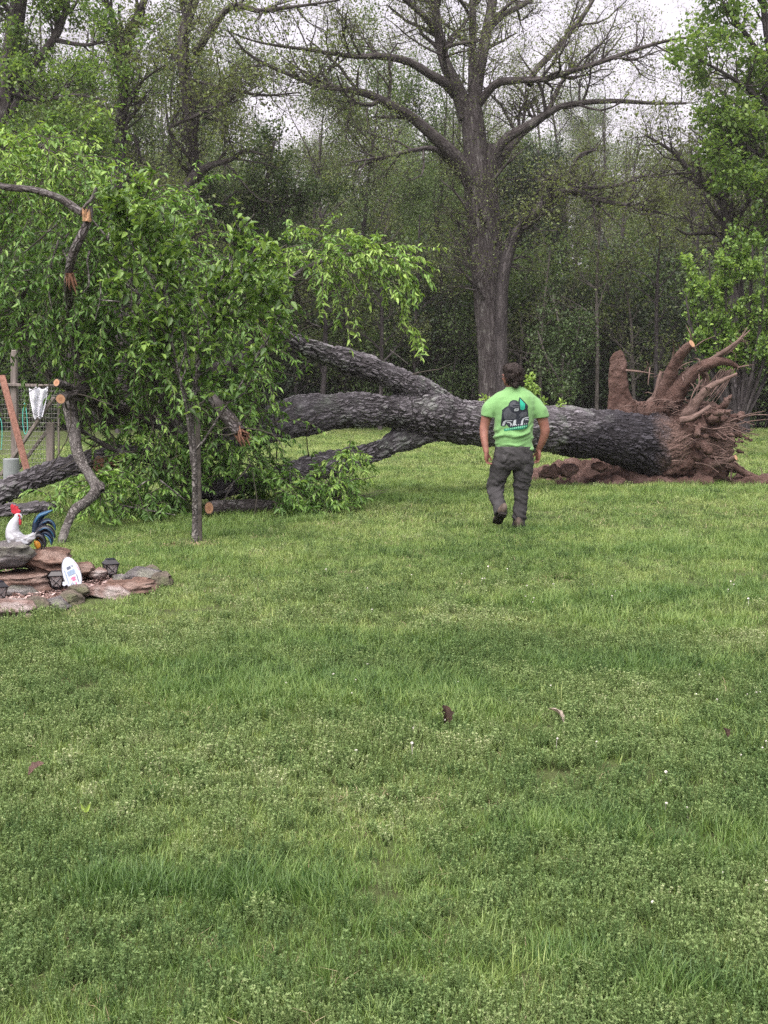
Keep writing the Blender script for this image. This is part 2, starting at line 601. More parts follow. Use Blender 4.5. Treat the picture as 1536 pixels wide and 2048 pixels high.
LUSH_SHADE = [(200, 1320, .22, .2, .9), (640, 1385, 1.1, .45, .85), (700, 1290, .9, .4, .5), (255, 1775, .22, .12, .9), (530, 1785, .3, .14, 1.0),
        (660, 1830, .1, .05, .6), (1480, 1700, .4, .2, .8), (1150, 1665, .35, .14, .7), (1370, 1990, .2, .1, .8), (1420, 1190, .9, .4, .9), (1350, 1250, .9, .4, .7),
        (1000, 1000, 3.5, .8, .65), (1340, 985, 3.2, .5, .7), (1150, 1925, .16, .08, .8), (860, 1440, .5, .2, .5), (1180, 1210, .9, .4, .7),  # first two wide bands: shade before the fallen trunk, painted as darker grass
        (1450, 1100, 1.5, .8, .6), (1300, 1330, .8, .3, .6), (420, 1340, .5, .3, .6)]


def ground_z(x, y):
    return (vnoise(x, y, 2.2, 21, 2) - 0.5) * 0.05


def grid_sheet(name, xs, ys, zf, mat, kind='structure'):
    X, Y = np.meshgrid(xs, ys)
    V = np.stack([X, Y, zf(X, Y)], -1).reshape(-1, 3)
    nx, ny = len(xs), len(ys)
    i = (np.arange(ny - 1)[:, None] * nx + np.arange(nx - 1)[None]).ravel()
    g = Geo().add(V, np.stack([i, i + 1, i + nx + 1, i + nx], 1))
    o = link(name, g.mesh(name, smooth=True), mat, kind=kind)
    return o


m = Mat('turf')
oc = m.obj()
n1 = m.noise(m.mapping(oc, (1, 1, 1)), 0.9, 5)
n2 = m.noise(oc, 55, 4, 0.7)
c = m.mix(n1, (0.105, 0.165, 0.048), (0.165, 0.235, 0.075))
c = m.mix(m.math('MULTIPLY', m.ramp(m.noise(oc, 7, 4, .7), [(.4, (0, 0, 0)), (.62, (1, 1, 1))]), .75), c, (.10, .095, .05))
c = m.mix(m.math('MULTIPLY', n2, 1.1, True), c, (0.04, 0.05, 0.022))
m.color(c); m.bump(n2, 0.9, 0.03); m.set(Roughness=0.95, Specular_IOR_Level=0.1)
MAT['turf'] = m.m
xs = np.concatenate([[-200, -120, -80, -45], np.arange(-26, 26.1, 0.5), [45, 80, 120, 200]])
ys = np.concatenate([[-60, -25, -10], np.arange(-3, 56, 0.5), [60, 70, 90, 140, 262]])
lawn = grid_sheet('lawn', xs, ys, ground_z, MAT['turf'])
tag(lawn, 'mown green lawn across the foreground with darker tufts', 'lawn')

m = Mat('leaf_litter')
n1 = m.noise(m.obj(), 0.35, 5); n2 = m.noise(m.obj(), 6, 5, 0.7)
c = m.mix(n2, (0.018, 0.016, 0.012), (0.055, 0.046, 0.034))
c = m.mix(m.ramp(n1, [(0.45, (0, 0, 0)), (0.65, (1, 1, 1))]), c, (0.028, 0.04, 0.02))
m.color(c); m.bump(n2, 1.0, 0.2)
MAT['litter'] = m.m


def hill_z(x, y):
    t = np.clip((y - 49) / 6.0, 0, 1); rise = np.clip((y - 62) / 110, 0, 1)
    return -0.3 + 0.42 * t + (vnoise(x, y, 5, 31, 3) - .5) * 0.35 * t + 17 * rise * rise * (3 - 2 * rise) + (vnoise(x, y, 30, 5, 2) - .5) * 5 * rise


hill = grid_sheet('hillside', np.linspace(-150, 150, 101), np.concatenate([np.arange(46, 80, 1.5), np.linspace(80, 260, 50)]), hill_z, MAT['litter'])
tag(hill, 'dark wooded slope with leaf litter behind the lawn', 'hillside')


# ------------------------------------------------------------------ scatter: ONE stuff object that instances small plants
def scatter(name, pts, rot, scl, idx, tone, sources, label, cat):
    hidden = bpy.data.collections.new(name + '_kinds')
    for k, (msh, mats) in enumerate(sources):
        if len(msh.materials) == 0:
            for mm in (mats if isinstance(mats, list) else [mats]): msh.materials.append(mm)
        so = bpy.data.objects.new('%s_kind_%02d' % (name, k), msh)
        hidden.objects.link(so)
    me = bpy.data.meshes.new(name)
    me.vertices.add(len(pts)); me.vertices.foreach_set('co', np.asarray(pts, np.float32).ravel())
    set_attr(me, 'rot', rot); set_attr(me, 'scl', scl); set_attr(me, 'tone', tone)
    a = me.attributes.new('idx', 'INT', 'POINT'); a.data.foreach_set('value', np.asarray(idx, np.int32))
    o = bpy.data.objects.new(name, me); COL.objects.link(o)
    ng = bpy.data.node_groups.new(name, 'GeometryNodeTree')
    ng.interface.new_socket('Geometry', in_out='INPUT', socket_type='NodeSocketGeometry')
    ng.interface.new_socket('Geometry', in_out='OUTPUT', socket_type='NodeSocketGeometry')
    N, L = ng.nodes, ng.links
    gi, go = N.new('NodeGroupInput'), N.new('NodeGroupOutput')
    ip = N.new('GeometryNodeInstanceOnPoints')
    ci = N.new('GeometryNodeCollectionInfo')
    ci.inputs['Collection'].default_value = hidden
    ci.inputs['Separate Children'].default_value = True; ci.inputs['Reset Children'].default_value = True

    def na(nm, t):
        q = N.new('GeometryNodeInputNamedAttribute'); q.data_type = t; q.inputs['Name'].default_value = nm
        return q.outputs['Attribute']
    e2r = N.new('FunctionNodeEulerToRotation')
    L.new(na('rot', 'FLOAT_VECTOR'), e2r.inputs[0])
    L.new(gi.outputs[0], ip.inputs['Points']); L.new(ci.outputs[0], ip.inputs['Instance'])
    ip.inputs['Pick Instance'].default_value = True
    L.new(na('idx', 'INT'), ip.inputs['Instance Index'])
    L.new(e2r.outputs[0], ip.inputs['Rotation']); L.new(na('scl', 'FLOAT_VECTOR'), ip.inputs['Scale'])
    L.new(ip.outputs[0], go.inputs[0])
    md = o.modifiers.new('scatter', 'NODES'); md.node_group = ng
    return tag(o, label, cat, kind='stuff')


def blade_clump(n, spread, h0, h1, w, lean, seed):
    r = np.random.default_rng(seed)
    g = Geo()
    for i in range(n):
        a = r.random() * 2 * PI; rad = spread * math.sqrt(r.random())
        b = np.array((math.cos(a) * rad, math.sin(a) * rad, -0.01))
        d = r.random() * 2 * PI; h = h0 + (h1 - h0) * r.random(); le = lean * h * (0.3 + r.random())
        dv = np.array((math.cos(d), math.sin(d), 0)); sv = np.array((-dv[1], dv[0], 0)) * w * (0.7 + .6 * r.random())
        m1 = b + dv * le * .25 + np.array((0, 0, h * .55)); tp = b + dv * le + np.array((0, 0, h * (0.92 if le < h else .75)))
        V = [b - sv / 2, b + sv / 2, m1 + sv * .42, m1 - sv * .42, tp]
        t = r.random()
        g.add(V, [[0, 1, 2, 3]], t); g.add(V[2:5] , [[0, 2, 1]], t)
    return g.mesh('grass_blades')


def weed_plant(n, h0, h1, leaf, seed, pale_top=False):
    """small upright weeds with tiny oval leaves in whorls up the stems"""
    r = np.random.default_rng(seed)
    g = Geo()
    for i in range(n):
        a = r.random() * 2 * PI; rad = 0.045 * math.sqrt(r.random())
        b = np.array((math.cos(a) * rad, math.sin(a) * rad, 0)); h = h0 + (h1 - h0) * r.random()
        top = b + np.array((r.normal() * .25 * h, r.normal() * .25 * h, h))
        sv = np.array((0.0012, 0, 0))
        g.add([b - sv, b + sv, top + sv, top - sv], [[0, 1, 2, 3]], .35)
        k = 7
        Pn = b + (top - b) * (0.25 + 0.75 * np.linspace(0, 1, k))[:, None]
        Pn = np.repeat(Pn, 3, 0); nn = len(Pn)
        D = np.stack([r.normal(size=nn), r.normal(size=nn), 0.5 + .5 * r.random(nn)], 1)
        V, Fq, T = leaves4(Pn, D, np.tile((0.05, .1, 1.0), (nn, 1)), leaf * (.7 + .6 * r.random(nn)), leaf * .55 * np.ones(nn), r.random(nn) * .7 + (0.0))
        g.add(V, Fq, T)
        if pale_top:
            nn = 6
            D = np.stack([r.normal(size=nn), r.normal(size=nn), .3 + .3 * r.random(nn)], 1)
            V, Fq, T = leaves4(np.tile(top, (nn, 1)), D, np.tile((0, .1, 1.0), (nn, 1)), leaf * .8 * np.ones(nn), leaf * .6 * np.ones(nn), np.full(nn, 1.0))
            g.add(V, Fq, T)
    return g.mesh('weed')


MAT['grass'] = leafmat('grass_blade', [(0.0, (0.042, 0.10, 0.026)), (0.3, (0.11, 0.195, 0.048)), (0.65, (0.205, 0.295, 0.085)), (1.0, (0.33, 0.385, 0.15))], 0.3, 0.45, 0.35, inst=True)
MAT['weed'] = leafmat('weed_leaf', [(0.0, (0.06, 0.12, 0.04)), (0.35, (0.12, 0.195, 0.067)), (0.7, (0.21, 0.29, 0.112)), (1.0, (0.42, 0.45, 0.28))], 0.25, 0.6, 0.25, inst=True)
MAT['petal'] = simple('petal', (.62, .60, .56), .7, .2, .1, 60)


def clover_flower():
    bm = bmesh.new(); bm_ball(bm, (0, 0, .04), (.006, .006, .0045), sub=1); bm_tube(bm, [(0, 0, 0, .001), (.003, 0, .036, .0007)], 4, 3)
    me = bpy.data.meshes.new('clover_flower'); bm.to_mesh(me); bm.free(); me.materials.append(MAT['petal']); return me


MAT['straw'] = leafmat('straw', [(0.0, (0.2, 0.17, 0.09)), (1.0, (0.42, 0.37, 0.24))], 0.2, 0.7, 0.2, inst=True)
kinds = [(blade_clump(24, .06, .022, .05, .0028, .8, 1), MAT['grass']), (blade_clump(24, .07, .018, .045, .003, 1.1, 2), MAT['grass']),
         (blade_clump(20, .06, .03, .06, .003, .6, 3), MAT['grass']),
         (blade_clump(34, .06, .045, .105, .0030, .75, 4), MAT['grass']), (blade_clump(30, .07, .04, .085, .0032, 1.0, 5), MAT['grass']),
         (weed_plant(10, .03, .07, .0085, 6), MAT['weed']), (weed_plant(9, .035, .075, .009, 7, True), MAT['weed']), (weed_plant(13, .02, .05, .0075, 8), MAT['weed']),
         (blade_clump(9, .07, .02, .05, .003, 1.6, 9), MAT['straw']), (weed_plant(8, .01, .03, .013, 10), MAT['weed']), (clover_flower(), None)]
KEEP_OUT = []   # (x, y, rx, ry) spots without grass


def frustum_pts(y0, y1, dens):
    hw = lambda y: 0.40 * y + 1.2
    n = int((y1 - y0) * (hw(y0) + hw(y1)) * dens)
    y = np.sqrt(rng.random(n) * (y1 ** 2 - y0 ** 2) + y0 ** 2)
    x = (rng.random(n) * 2 - 1) * hw(y)
    return np.stack([x, y], 1)


def bed_outline(x, y):
    """the stone bed on the left: no grass inside"""
    return bed_inside(x, y)


def bed_inside(x, y):
    e = np.interp(y, [7.3, 7.8, 8.3, 8.9, 9.35, 9.7, 9.9], [-9, -2.4, -2.05, -1.75, -1.7, -2.0, -9])
    return x < e


ptsl, rotl, scll, idxl, tonl = [], [], [], [], []
for (y0, y1, dens, sc) in [(1.6, 4.2, 1300, 0.8), (4.2, 7.5, 800, .95), (7.5, 13, 330, 1.2), (13, 24, 110, 1.7), (24, 50.5, 34, 2.6)]:
    p = frustum_pts(y0, y1, dens)
    x, y = p[:, 0], p[:, 1]
    keep = ~bed_inside(x, y)
    for (cx, cy, rx, ry) in [(-1.98, 12.02, .22, .16), (5.0, 20.2, 1.9, .75), (3.3, 19.4, .9, .4)] + [(G(720, 1122)[0], G(720, 1122)[1], .26, .05)]:
        keep &= (((x - cx) / rx) ** 2 + ((y - cy) / ry) ** 2 > (0.8 + .4 * rng.random(len(x))))
    # thin bare gaps in the near turf
    gap = vnoise(x, y, 0.35, 40, 2)
    keep &= ~((gap < 0.25) & (y < 10) & (rng.random(len(x)) < .8))
    p = p[keep]; x, y = p[:, 0], p[:, 1]; n = len(p)
    lush_shade = lush_shade_field(x, y)
    weedy = np.clip((vnoise(x, y, 1.6, 55, 3) - .18) * 3.0, 0, 1) * np.clip((10.5 - y) / 4.0, 0.15, 1)
    dry = np.clip((vnoise(x, y, 2.4, 77, 3) - .5) * 3, 0, 1)
    u = rng.random(n)
    idx = rng.integers(0, 3, n)
    wd = rng.random(n) < weedy * .68 * (1 - lush_shade)
    idx[wd] = rng.choice([5, 6, 7, 9], wd.sum(), p=[.42, .22, .30, .06])
    dr = rng.random(n) < .035 + .09 * dry
    idx[dr & ~wd] = 8
    lu = rng.random(n) < lush_shade * .85
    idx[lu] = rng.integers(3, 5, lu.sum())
    fl = rng.random(n) < .02 * np.clip((vnoise(x, y, 1.8, 66, 2) - .45) * 6, 0, 1) * np.clip((x + 1) / 2, .15, 1) * (y > 3.2) * (y < 11)
    idx[fl] = 10
    tone = np.clip(.5 + .3 * rng.normal(size=n) * .6 + .42 * (vnoise(x, y, 1.1, 91, 3) - .5) * 2 + .22 * (vnoise(x, y, .3, 17, 2) - .5) * 2 + .18 * dry - .55 * lush_shade + .16 * np.clip((y - 9) / 8, 0, 1), 0, 1)
    s = sc * (.75 + .5 * rng.random(n))
    hz = np.where(lu, 1.0, .8 + .5 * vnoise(x, y, .6, 13, 2)) * s / (sc ** .6)
    ptsl.append(np.stack([x, y, ground_z(x, y)], 1))
    rotl.append(np.stack([rng.normal(size=n) * .12, rng.normal(size=n) * .12, rng.random(n) * 2 * PI], 1))
    scll.append(np.stack([s, s, hz], 1)); idxl.append(idx); tonl.append(tone)
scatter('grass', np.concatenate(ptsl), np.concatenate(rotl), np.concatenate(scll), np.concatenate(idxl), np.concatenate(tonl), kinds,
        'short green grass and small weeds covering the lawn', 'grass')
# ================================================================== TREES
def grow_tree(limbs, bark, leaf, n1, l1, n2, l2, n3, l3, nleaf, leafL, leafW=0.5, up=(.12, .05, .0), leaf_down=0.2, spread=0.15,
              leaf_at=3, ang=.85, sides=(10, 6, 4, 3), k0=14, tone=(.5, .2), t1=.25, lseed=None):
    """limbs: resampled (k,4) polylines of trunk and boughs. returns (branch Geo, leaf Geo)"""
    gb, gl = Geo(), Geo()
    for a in limbs:
        V, Fq, bk = tubes(a[None, :, :3], a[None, :, 3], sides[0] if a[0, 3] > .05 else 6)
        gb.add(V, Fq, bk=bk)
    kk = [resample(a, k0) for a in limbs]
    L0P = np.stack([a[:, :3] for a in kk]); L0R = np.stack([a[:, 3] for a in kk])
    levels = [(L0P, L0R)]
    for li, (n, ln) in enumerate(((n1, l1), (n2, l2), (n3, l3))):
        if n == 0: continue
        src = levels[-1]
        c = shoots(src[0], src[1], n, ln, k=6 if li == 0 else 5, angle=ang, up=up[li], wig=.22 if li < 2 else .3, t0=t1 if li == 0 else .2,
                   rmin=(.012, .007, .004)[li], rmax=(.09, .03, .012)[li])
        V, Fq, bk = tubes(c[0], c[1], sides[li + 1]); gb.add(V, Fq, bk=bk)
        levels.append(c)
    if nleaf:
        src = levels[min(leaf_at, len(levels) - 1)]
        p, T, r, w, t = sample_on(src[0], src[1], nleaf, .1, 1)
        p = p + rng.normal(size=p.shape) * spread
        D = nrm(T * .5 + rvec(nleaf) + np.array((0, 0, -leaf_down)))
        # a leaf turns its face mostly to the sky
        upv = nrm(np.array((0, 0, 1.0)) + rvec(nleaf) * .8)
        tn = np.clip(tone[0] + tone[1] * rng.normal(size=nleaf) + .25 * (vnoise(p[:, 0] + p[:, 2], p[:, 1] + p[:, 2] * .5, leafL * 7, 3, 2) - .5) * 2, 0, 1)
        L = leafL * (.6 + .8 * rng.random(nleaf))
        V, Fq, T = leaves4(p, D, upv, L, L * leafW, tn); gl.add(V, Fq, T)
    return gb, gl


def rnd_trunk(H, r0, lean=.06, k=9, base=(0, 0, 0), wig=.03):
    z = np.linspace(0, 1, k)
    x = np.cumsum(rng.normal(size=k) * wig * H / k * 2) + lean * H * z * rng.normal()
    y = np.cumsum(rng.normal(size=k) * wig * H / k * 2)
    x -= x[0]; y -= y[0]
    r = r0 * (1 - .85 * z); r[0] *= 1.35
    return np.stack([base[0] + x, base[1] + y, base[2] + z * H, r], 1)


def forked(H, r0, nb=4, base=(0, 0, 0)):
    t = resample(rnd_trunk(H, r0, base=base), 14)
    out = [t]
    for i in range(nb):
        j = rng.integers(4, 11); p = t[j]
        a = rng.random() * 2 * PI; L = H * (.25 + .25 * rng.random())
        d = np.array((math.cos(a) * .75, math.sin(a) * .75, .75))
        q = [np.array((*p[:3], p[3] * .65))]
        for s_ in range(4):
            d = nrm(d + rng.normal(size=3) * .22); q.append(np.array((*(q[-1][:3] + d * L / 4), p[3] * .65 * (1 - .22 * (s_ + 1)))))
        out.append(resample(q, 9))
    return out


def one_mesh(gb, gl, name):
    g = Geo()
    for V, Fq, T, B in zip(gb.V, gb.F, gb.T, gb.B): g.V.append(V); g.F.append(Fq); g.T.append(T); g.B.append(B); g.MI.append(np.zeros(len(Fq), int))
    for V, Fq, T, B in zip(gl.V, gl.F, gl.T, gl.B): g.V.append(V); g.F.append(Fq + gb.n); g.T.append(T); g.B.append(B); g.MI.append(np.ones(len(Fq), int))
    return g.mesh(name, bark=True)


def tree_thing(name, label, cat, gb, gl, bark, leaf, base, group=None):
    e = empty(name, tuple(base), label, cat, group)
    link('trunk', gb.mesh('trunk', smooth=True, bark=True), bark, e)
    if gl is not None and gl.V:
        link('crown', gl.mesh('crown'), leaf, e, kind='stuff')
    return e


# ---- kinds for the far wood
wood_kinds = []
for s_ in range(3):      # bare, twiggy, a few opening leaves
    gb, gl = grow_tree(forked(14 + 2 * s_, .2, 6), None, None, 45, 2.6, 240, 1.3, 1700, .8, 4500, .09, .7, spread=.25, tone=(.5, .25))
    wood_kinds.append((one_mesh(gb, gl, 'bare_tree'), [MAT['bark_dark'], MAT['leaf_spring']]))
for s_ in range(3):      # leafing out
    gb, gl = grow_tree(forked(12 + 2 * s_, .17, 6), None, None, 50, 2.4, 260, 1.2, 900, .6, 20000, .10, .7, spread=.28, tone=(.5, .25))
    wood_kinds.append((one_mesh(gb, gl, 'leafing_tree'), [MAT['bark_dark'], MAT['leaf_wood']]))
for s_ in range(2):      # cedar
    t = [resample(rnd_trunk(9 + s_, .14), 14)]
    gb, gl = grow_tree(t, None, None, 150, 1.9, 500, .7, 900, .4, 20000, .15, .35, up=(-.02, -.05, -.05), spread=.12, ang=1.3, tone=(.4, .2), t1=.05)
    wood_kinds.append((one_mesh(gb, gl, 'cedar'), [MAT['bark_dark'], MAT['leaf_dark']]))
for s_ in range(3):      # underbrush
    st = []
    for q in range(7):
        t = rnd_trunk(1.6 + 1.6 * rng.random(), .02, lean=.4, base=(rng.normal() * .5, rng.normal() * .5, 0), wig=.1); st.append(resample(t, 8))
    gb, gl = grow_tree(st, None, None, 60, .8, 200, .5, 300, .3, 9500, .075, .6, spread=.2, tone=(.5, .25), t1=.1)
    wood_kinds.append((one_mesh(gb, gl, 'underbrush'), [MAT['bark_dark'], MAT['leaf_dark' if s_ == 0 else 'leaf_wood']]))

pts, idx = [], []
def row(y0, y1, n, ks, wmul=.42):
    y = y0 + (y1 - y0) * rng.random(n)
    x = (rng.random(n) * 2 - 1) * (wmul * y + 4)
    pts.append(np.stack([x, y, hill_z(x, y) - .1], 1)); idx.append(rng.choice(ks, n))
row(55, 64, 36, [0, 1, 2, 3, 4, 5])
row(58, 74, 34, [6, 7])
row(64, 84, 50, [0, 1, 2, 3, 4, 5, 3, 4])
row(84, 110, 60, [0, 1, 2, 3, 4, 5])
row(110, 150, 70, [0, 3, 4, 5])
row(49.2, 53, 120, [8, 9, 10])
row(52, 62, 150, [8, 9, 10, 9, 10])
row(62, 75, 120, [8, 9, 10])
pts = np.concatenate(pts); idx = np.concatenate(idx); n = len(pts)
# keep two low openings where the sky comes down behind the crowns
px_ = 768 + pts[:, 0] / pts[:, 1] * F
tall = idx < 8
low = tall & (((px_ > 430) & (px_ < 760)) | ((px_ > 1230) & (px_ < 1420)))
s = .9 + .45 * rng.random(n)
s[low] *= .82
s[idx >= 8] *= 1.1 + .9 * rng.random((idx >= 8).sum())
scatter('woods', pts, np.stack([rng.normal(size=n) * .04, rng.normal(size=n) * .04, rng.random(n) * 2 * PI], 1), np.stack([s, s, s], 1), idx, rng.random(n),
        wood_kinds, 'dark mass of far woodland and underbrush behind the lawn', 'woods')


# ---- the big oak in the middle distance
HY = 46.0
LW = .86
def L_(pts, Y=HY, k=None, dy=0.0):
    """photo polyline -> limb; dy pulls its far end nearer (-) or farther (+)"""
    n = len(pts)
    return resample(pix_line([(p[0], p[1], p[2] * LW, Y + dy * i / max(n - 1, 1)) for i, p in enumerate(pts)]), k or 4 * n + 4)

hero = [L_([(988, 868, 82), (986, 800, 70), (983, 700, 66), (975, 600, 66), (968, 500, 66), (962, 430, 66), (955, 340, 60), (945, 240, 52), (938, 200, 46)]),
        L_([(975, 640, 36), (985, 540, 46), (984, 450, 44), (975, 360, 38), (985, 290, 30)]),
        L_([(935, 235, 40), (915, 180, 34), (890, 125, 26), (876, 60, 22), (866, -20, 18), (850, -120, 10)]),
        L_([(878, 70, 17), (845, 30, 14), (800, -10, 10), (760, -60, 5)], dy=-2),
        L_([(912, 190, 26), (895, 170, 24), (862, 150, 21), (820, 125, 18), (768, 113, 15), (700, 112, 11), (620, 100, 8), (520, 85, 5), (450, 60, 3)], dy=-4),
        L_([(944, 235, 38), (955, 160, 30), (972, 70, 25), (985, 0, 22), (990, -90, 13)]),
        L_([(978, 55, 17), (1010, 28, 14), (1060, 0, 10), (1110, -60, 6)], dy=2),
        L_([(945, 215, 22), (945, 120, 20), (945, 0, 15), (940, -90, 8)], dy=3),
        L_([(945, 370, 40), (915, 320, 36), (870, 275, 28), (830, 240, 24), (800, 220, 22), (740, 190, 18), (690, 178, 14), (640, 172, 12), (580, 150, 9), (500, 110, 6), (455, 60, 3)], dy=-5),
        L_([(905, 330, 16), (868, 298, 12), (820, 302, 10), (768, 313, 8), (700, 325, 4)], dy=-4),
        L_([(952, 215, 22), (975, 185, 20), (998, 165, 18), (1048, 160, 15), (1090, 158, 14), (1118, 150, 13), (1198, 125, 11), (1270, 100, 9), (1333, 82, 7), (1413, 70, 4)], dy=-3),
        L_([(985, 320, 26), (1010, 280, 22), (1068, 245, 20), (1100, 225, 16), (1133, 210, 13), (1218, 202, 11), (1300, 206, 8), (1373, 207, 5)], dy=-2),
        L_([(1060, 170, 14), (1068, 145, 15), (1105, 105, 14), (1143, 60, 11), (1183, 5, 9), (1210, -60, 5)], dy=2),
        L_([(968, 370, 22), (1000, 325, 20), (1040, 270, 18), (1090, 230, 14), (1120, 170, 10), (1150, 130, 6)], dy=3),
        L_([(900, 170, 12), (890, 100, 10), (960, 80, 6)], dy=-2)]
gb, gl = grow_tree(hero, None, None, 200, 2.4, 1100, 1.4, 4200, .85, 44000, .072, .7, up=(.1, .03, -.02), spread=.22, tone=(.5, .25), t1=.3, k0=16)
tree_thing('oak_tree', 'massive grey spreading tree with forked trunk, tallest behind the walking man', 'tree', gb, gl, MAT['bark_hero'], MAT['leaf_spring'], P(988, 868, HY) * (1, 1, 0))

# ---- dark tree that arches to the right beside it
arch = [L_([(1004, 866, 34), (1004, 760, 30), (1003, 640, 28), (1008, 550, 27), (1026, 480, 26), (1048, 450, 23), (1088, 408, 19), (1140, 380, 15), (1200, 400, 11), (1260, 412, 9), (1340, 430, 5)], 45.2, dy=-2),
        L_([(1135, 382, 11), (1142, 340, 9), (1160, 310, 7), (1190, 300, 4)], 44.2), L_([(1140, 378, 11), (1230, 372, 9), (1275, 355, 7), (1330, 345, 4)], 44.2),
        L_([(1272, 356, 7), (1262, 385, 5), (1258, 395, 3)], 44.2)]
gb, gl = grow_tree(arch, None, None, 60, 1.6, 260, 1.0, 900, .6, 4500, .11, .65, spread=.16, tone=(.45, .25), t1=.5)
tree_thing('arching_tree', 'dark slender trunk arching right beside the massive grey tree', 'tree', gb, gl, MAT['bark_dark'], MAT['leaf_spring'], P(1004, 866, 45.2) * (1, 1, 0))

# ---- left pair
tA = [L_([(243, 866, 30), (243, 700, 27), (236, 560, 26), (234, 430, 26), (240, 300, 25), (245, 200, 24), (250, 125, 22), (262, 60, 18), (292, -10, 15), (300, -90, 8)], 43),
      L_([(246, 140, 16), (236, 80, 15), (224, 30, 13), (205, -20, 11), (190, -90, 6)], 43, dy=-1),
      L_([(230, 285, 11), (205, 278, 10), (170, 262, 8), (130, 258, 6), (80, 240, 4)], 43, dy=-2),
      L_([(243, 250, 9), (270, 180, 7), (300, 150, 5), (330, 130, 3)], 43, dy=-2), L_([(240, 310, 9), (265, 270, 7), (290, 345, 5)], 43)]
gb, gl = grow_tree(tA, None, None, 80, 1.9, 360, 1.1, 1100, .6, 6500, .12, .65, spread=.17, tone=(.55, .25), t1=.3)
tree_thing('dark_tree', 'dark straight trunk forking into two high stems above the splintered branch', 'tree', gb, gl, MAT['bark_dark'], MAT['leaf_spring'], P(243, 866, 43) * (1, 1, 0))
tB = [L_([(395, 866, 36), (394, 700, 31), (393, 520, 30), (390, 420, 31), (386, 330, 30), (380, 250, 30), (374, 180, 30), (366, 110, 28), (368, 60, 24), (385, 10, 20), (395, -70, 12)], 44),
      L_([(392, 105, 22), (405, 85, 18), (425, 55, 16), (455, 18, 15), (480, 12, 14), (520, 22, 12), (550, 18, 10), (600, 12, 7), (680, 0, 4)], 44, dy=-3),
      L_([(395, 345, 26), (370, 375, 19), (345, 400, 14), (322, 425, 8)], 43.6, dy=-2),
      L_([(398, 345, 22), (425, 330, 15), (460, 320, 11), (490, 302, 8), (530, 310, 4)], 43.6, dy=-1),
      L_([(385, 320, 11), (340, 262, 9), (385, 235, 8), (450, 205, 6), (520, 170, 3)], 43.4, dy=-2),
      L_([(360, 150, 8), (420, 170, 7), (520, 190, 6), (600, 185, 3)], 43.6, dy=-2)]
gb, gl = grow_tree(tB, None, None, 90, 1.9, 420, 1.1, 1300, .6, 6500, .12, .65, spread=.17, tone=(.55, .25), t1=.3)
tree_thing('crooked_tree', 'grey crooked tree with a mossy bough curving right at the top', 'tree', gb, gl, MAT['bark_hero'], MAT['leaf_spring'], P(395, 866, 44) * (1, 1, 0))

# ---- far left leaning trunk with bright leaves
tC = [L_([(-60, 866, 60), (-30, 500, 50), (0, 250, 44), (20, 120, 40), (40, -10, 34), (55, -100, 20)], 40), L_([(60, 140, 20), (95, 95, 18), (120, 55, 16), (140, -20, 10)], 40),
      L_([(0, 260, 26), (45, 190, 22), (60, 140, 20)], 40), L_([(10, 180, 14), (80, 200, 10), (150, 190, 6), (210, 200, 4)], 40, dy=-2), L_([(5, 240, 14), (70, 290, 9), (150, 280, 5)], 40, dy=-2), L_([(110, 80, 12), (170, 90, 8), (220, 80, 5)], 40)]
gb, gl = grow_tree(tC, None, None, 90, 1.7, 380, .9, 900, .5, 17000, .13, .6, spread=.13, tone=(.5, .22), t1=.35)
tree_thing('leafy_tree', 'bright leafy tree with a thick leaning grey trunk at the upper left edge', 'tree', gb, gl, MAT['bark_hero'], MAT['leaf_maple'], P(-60, 866, 40) * (1, 1, 0))

# ---- green tree between the crooked tree and the big one
tD = [L_([(500, 864, 18), (500, 650, 16), (505, 520, 14), (520, 420, 12), (540, 330, 8), (550, 280, 4)], 45.5), L_([(503, 530, 10), (560, 430, 8), (610, 380, 5), (650, 370, 3)], 45.5, dy=-1), L_([(503, 560, 10), (460, 470, 8), (420, 400, 4)], 45.5, dy=-1),
      L_([(505, 600, 9), (580, 520, 7), (660, 500, 4)], 45.5, dy=-2)]
gb, gl = grow_tree(tD, None, None, 90, 1.2, 350, .7, 700, .4, 22000, .13, .55, spread=.2, tone=(.5, .22), t1=.3)
tree_thing('round_tree', 'soft mid green rounded tree standing left of the massive grey tree', 'tree', gb, gl, MAT['bark_dark'], MAT['leaf_mid'], P(500, 864, 45.5) * (1, 1, 0))

LW = .95
# ---- right: dark forked tree, maple, bush
tE = [L_([(1478, 864, 46), (1476, 700, 40), (1468, 560, 36), (1462, 500, 34), (1455, 450, 26), (1448, 400, 22), (1420, 370, 15), (1380, 340, 10), (1340, 300, 7), (1290, 270, 4)], 41, dy=-1),
      L_([(1472, 545, 26), (1490, 505, 22), (1520, 475, 19), (1570, 430, 15), (1640, 380, 9)], 41, dy=-1), L_([(1462, 480, 16), (1475, 440, 14), (1500, 400, 10), (1536, 380, 7), (1580, 330, 4)], 41),
      L_([(1458, 470, 9), (1430, 467, 8), (1400, 467, 7), (1372, 468, 6), (1350, 455, 3)], 41, dy=-1), L_([(1449, 400, 13), (1455, 360, 11), (1440, 280, 8), (1450, 180, 5)], 41, dy=1)]
gb, gl = grow_tree(tE, None, None, 80, 1.8, 360, 1.0, 1300, .6, 2500, .12, .65, spread=.17, tone=(.45, .25), t1=.35)
tree_thing('bare_forked_tree', 'dark forked tree with a low dead branch above the bright bush', 'tree', gb, gl, MAT['bark_dark'], MAT['leaf_spring'], P(1478, 864, 41) * (1, 1, 0))
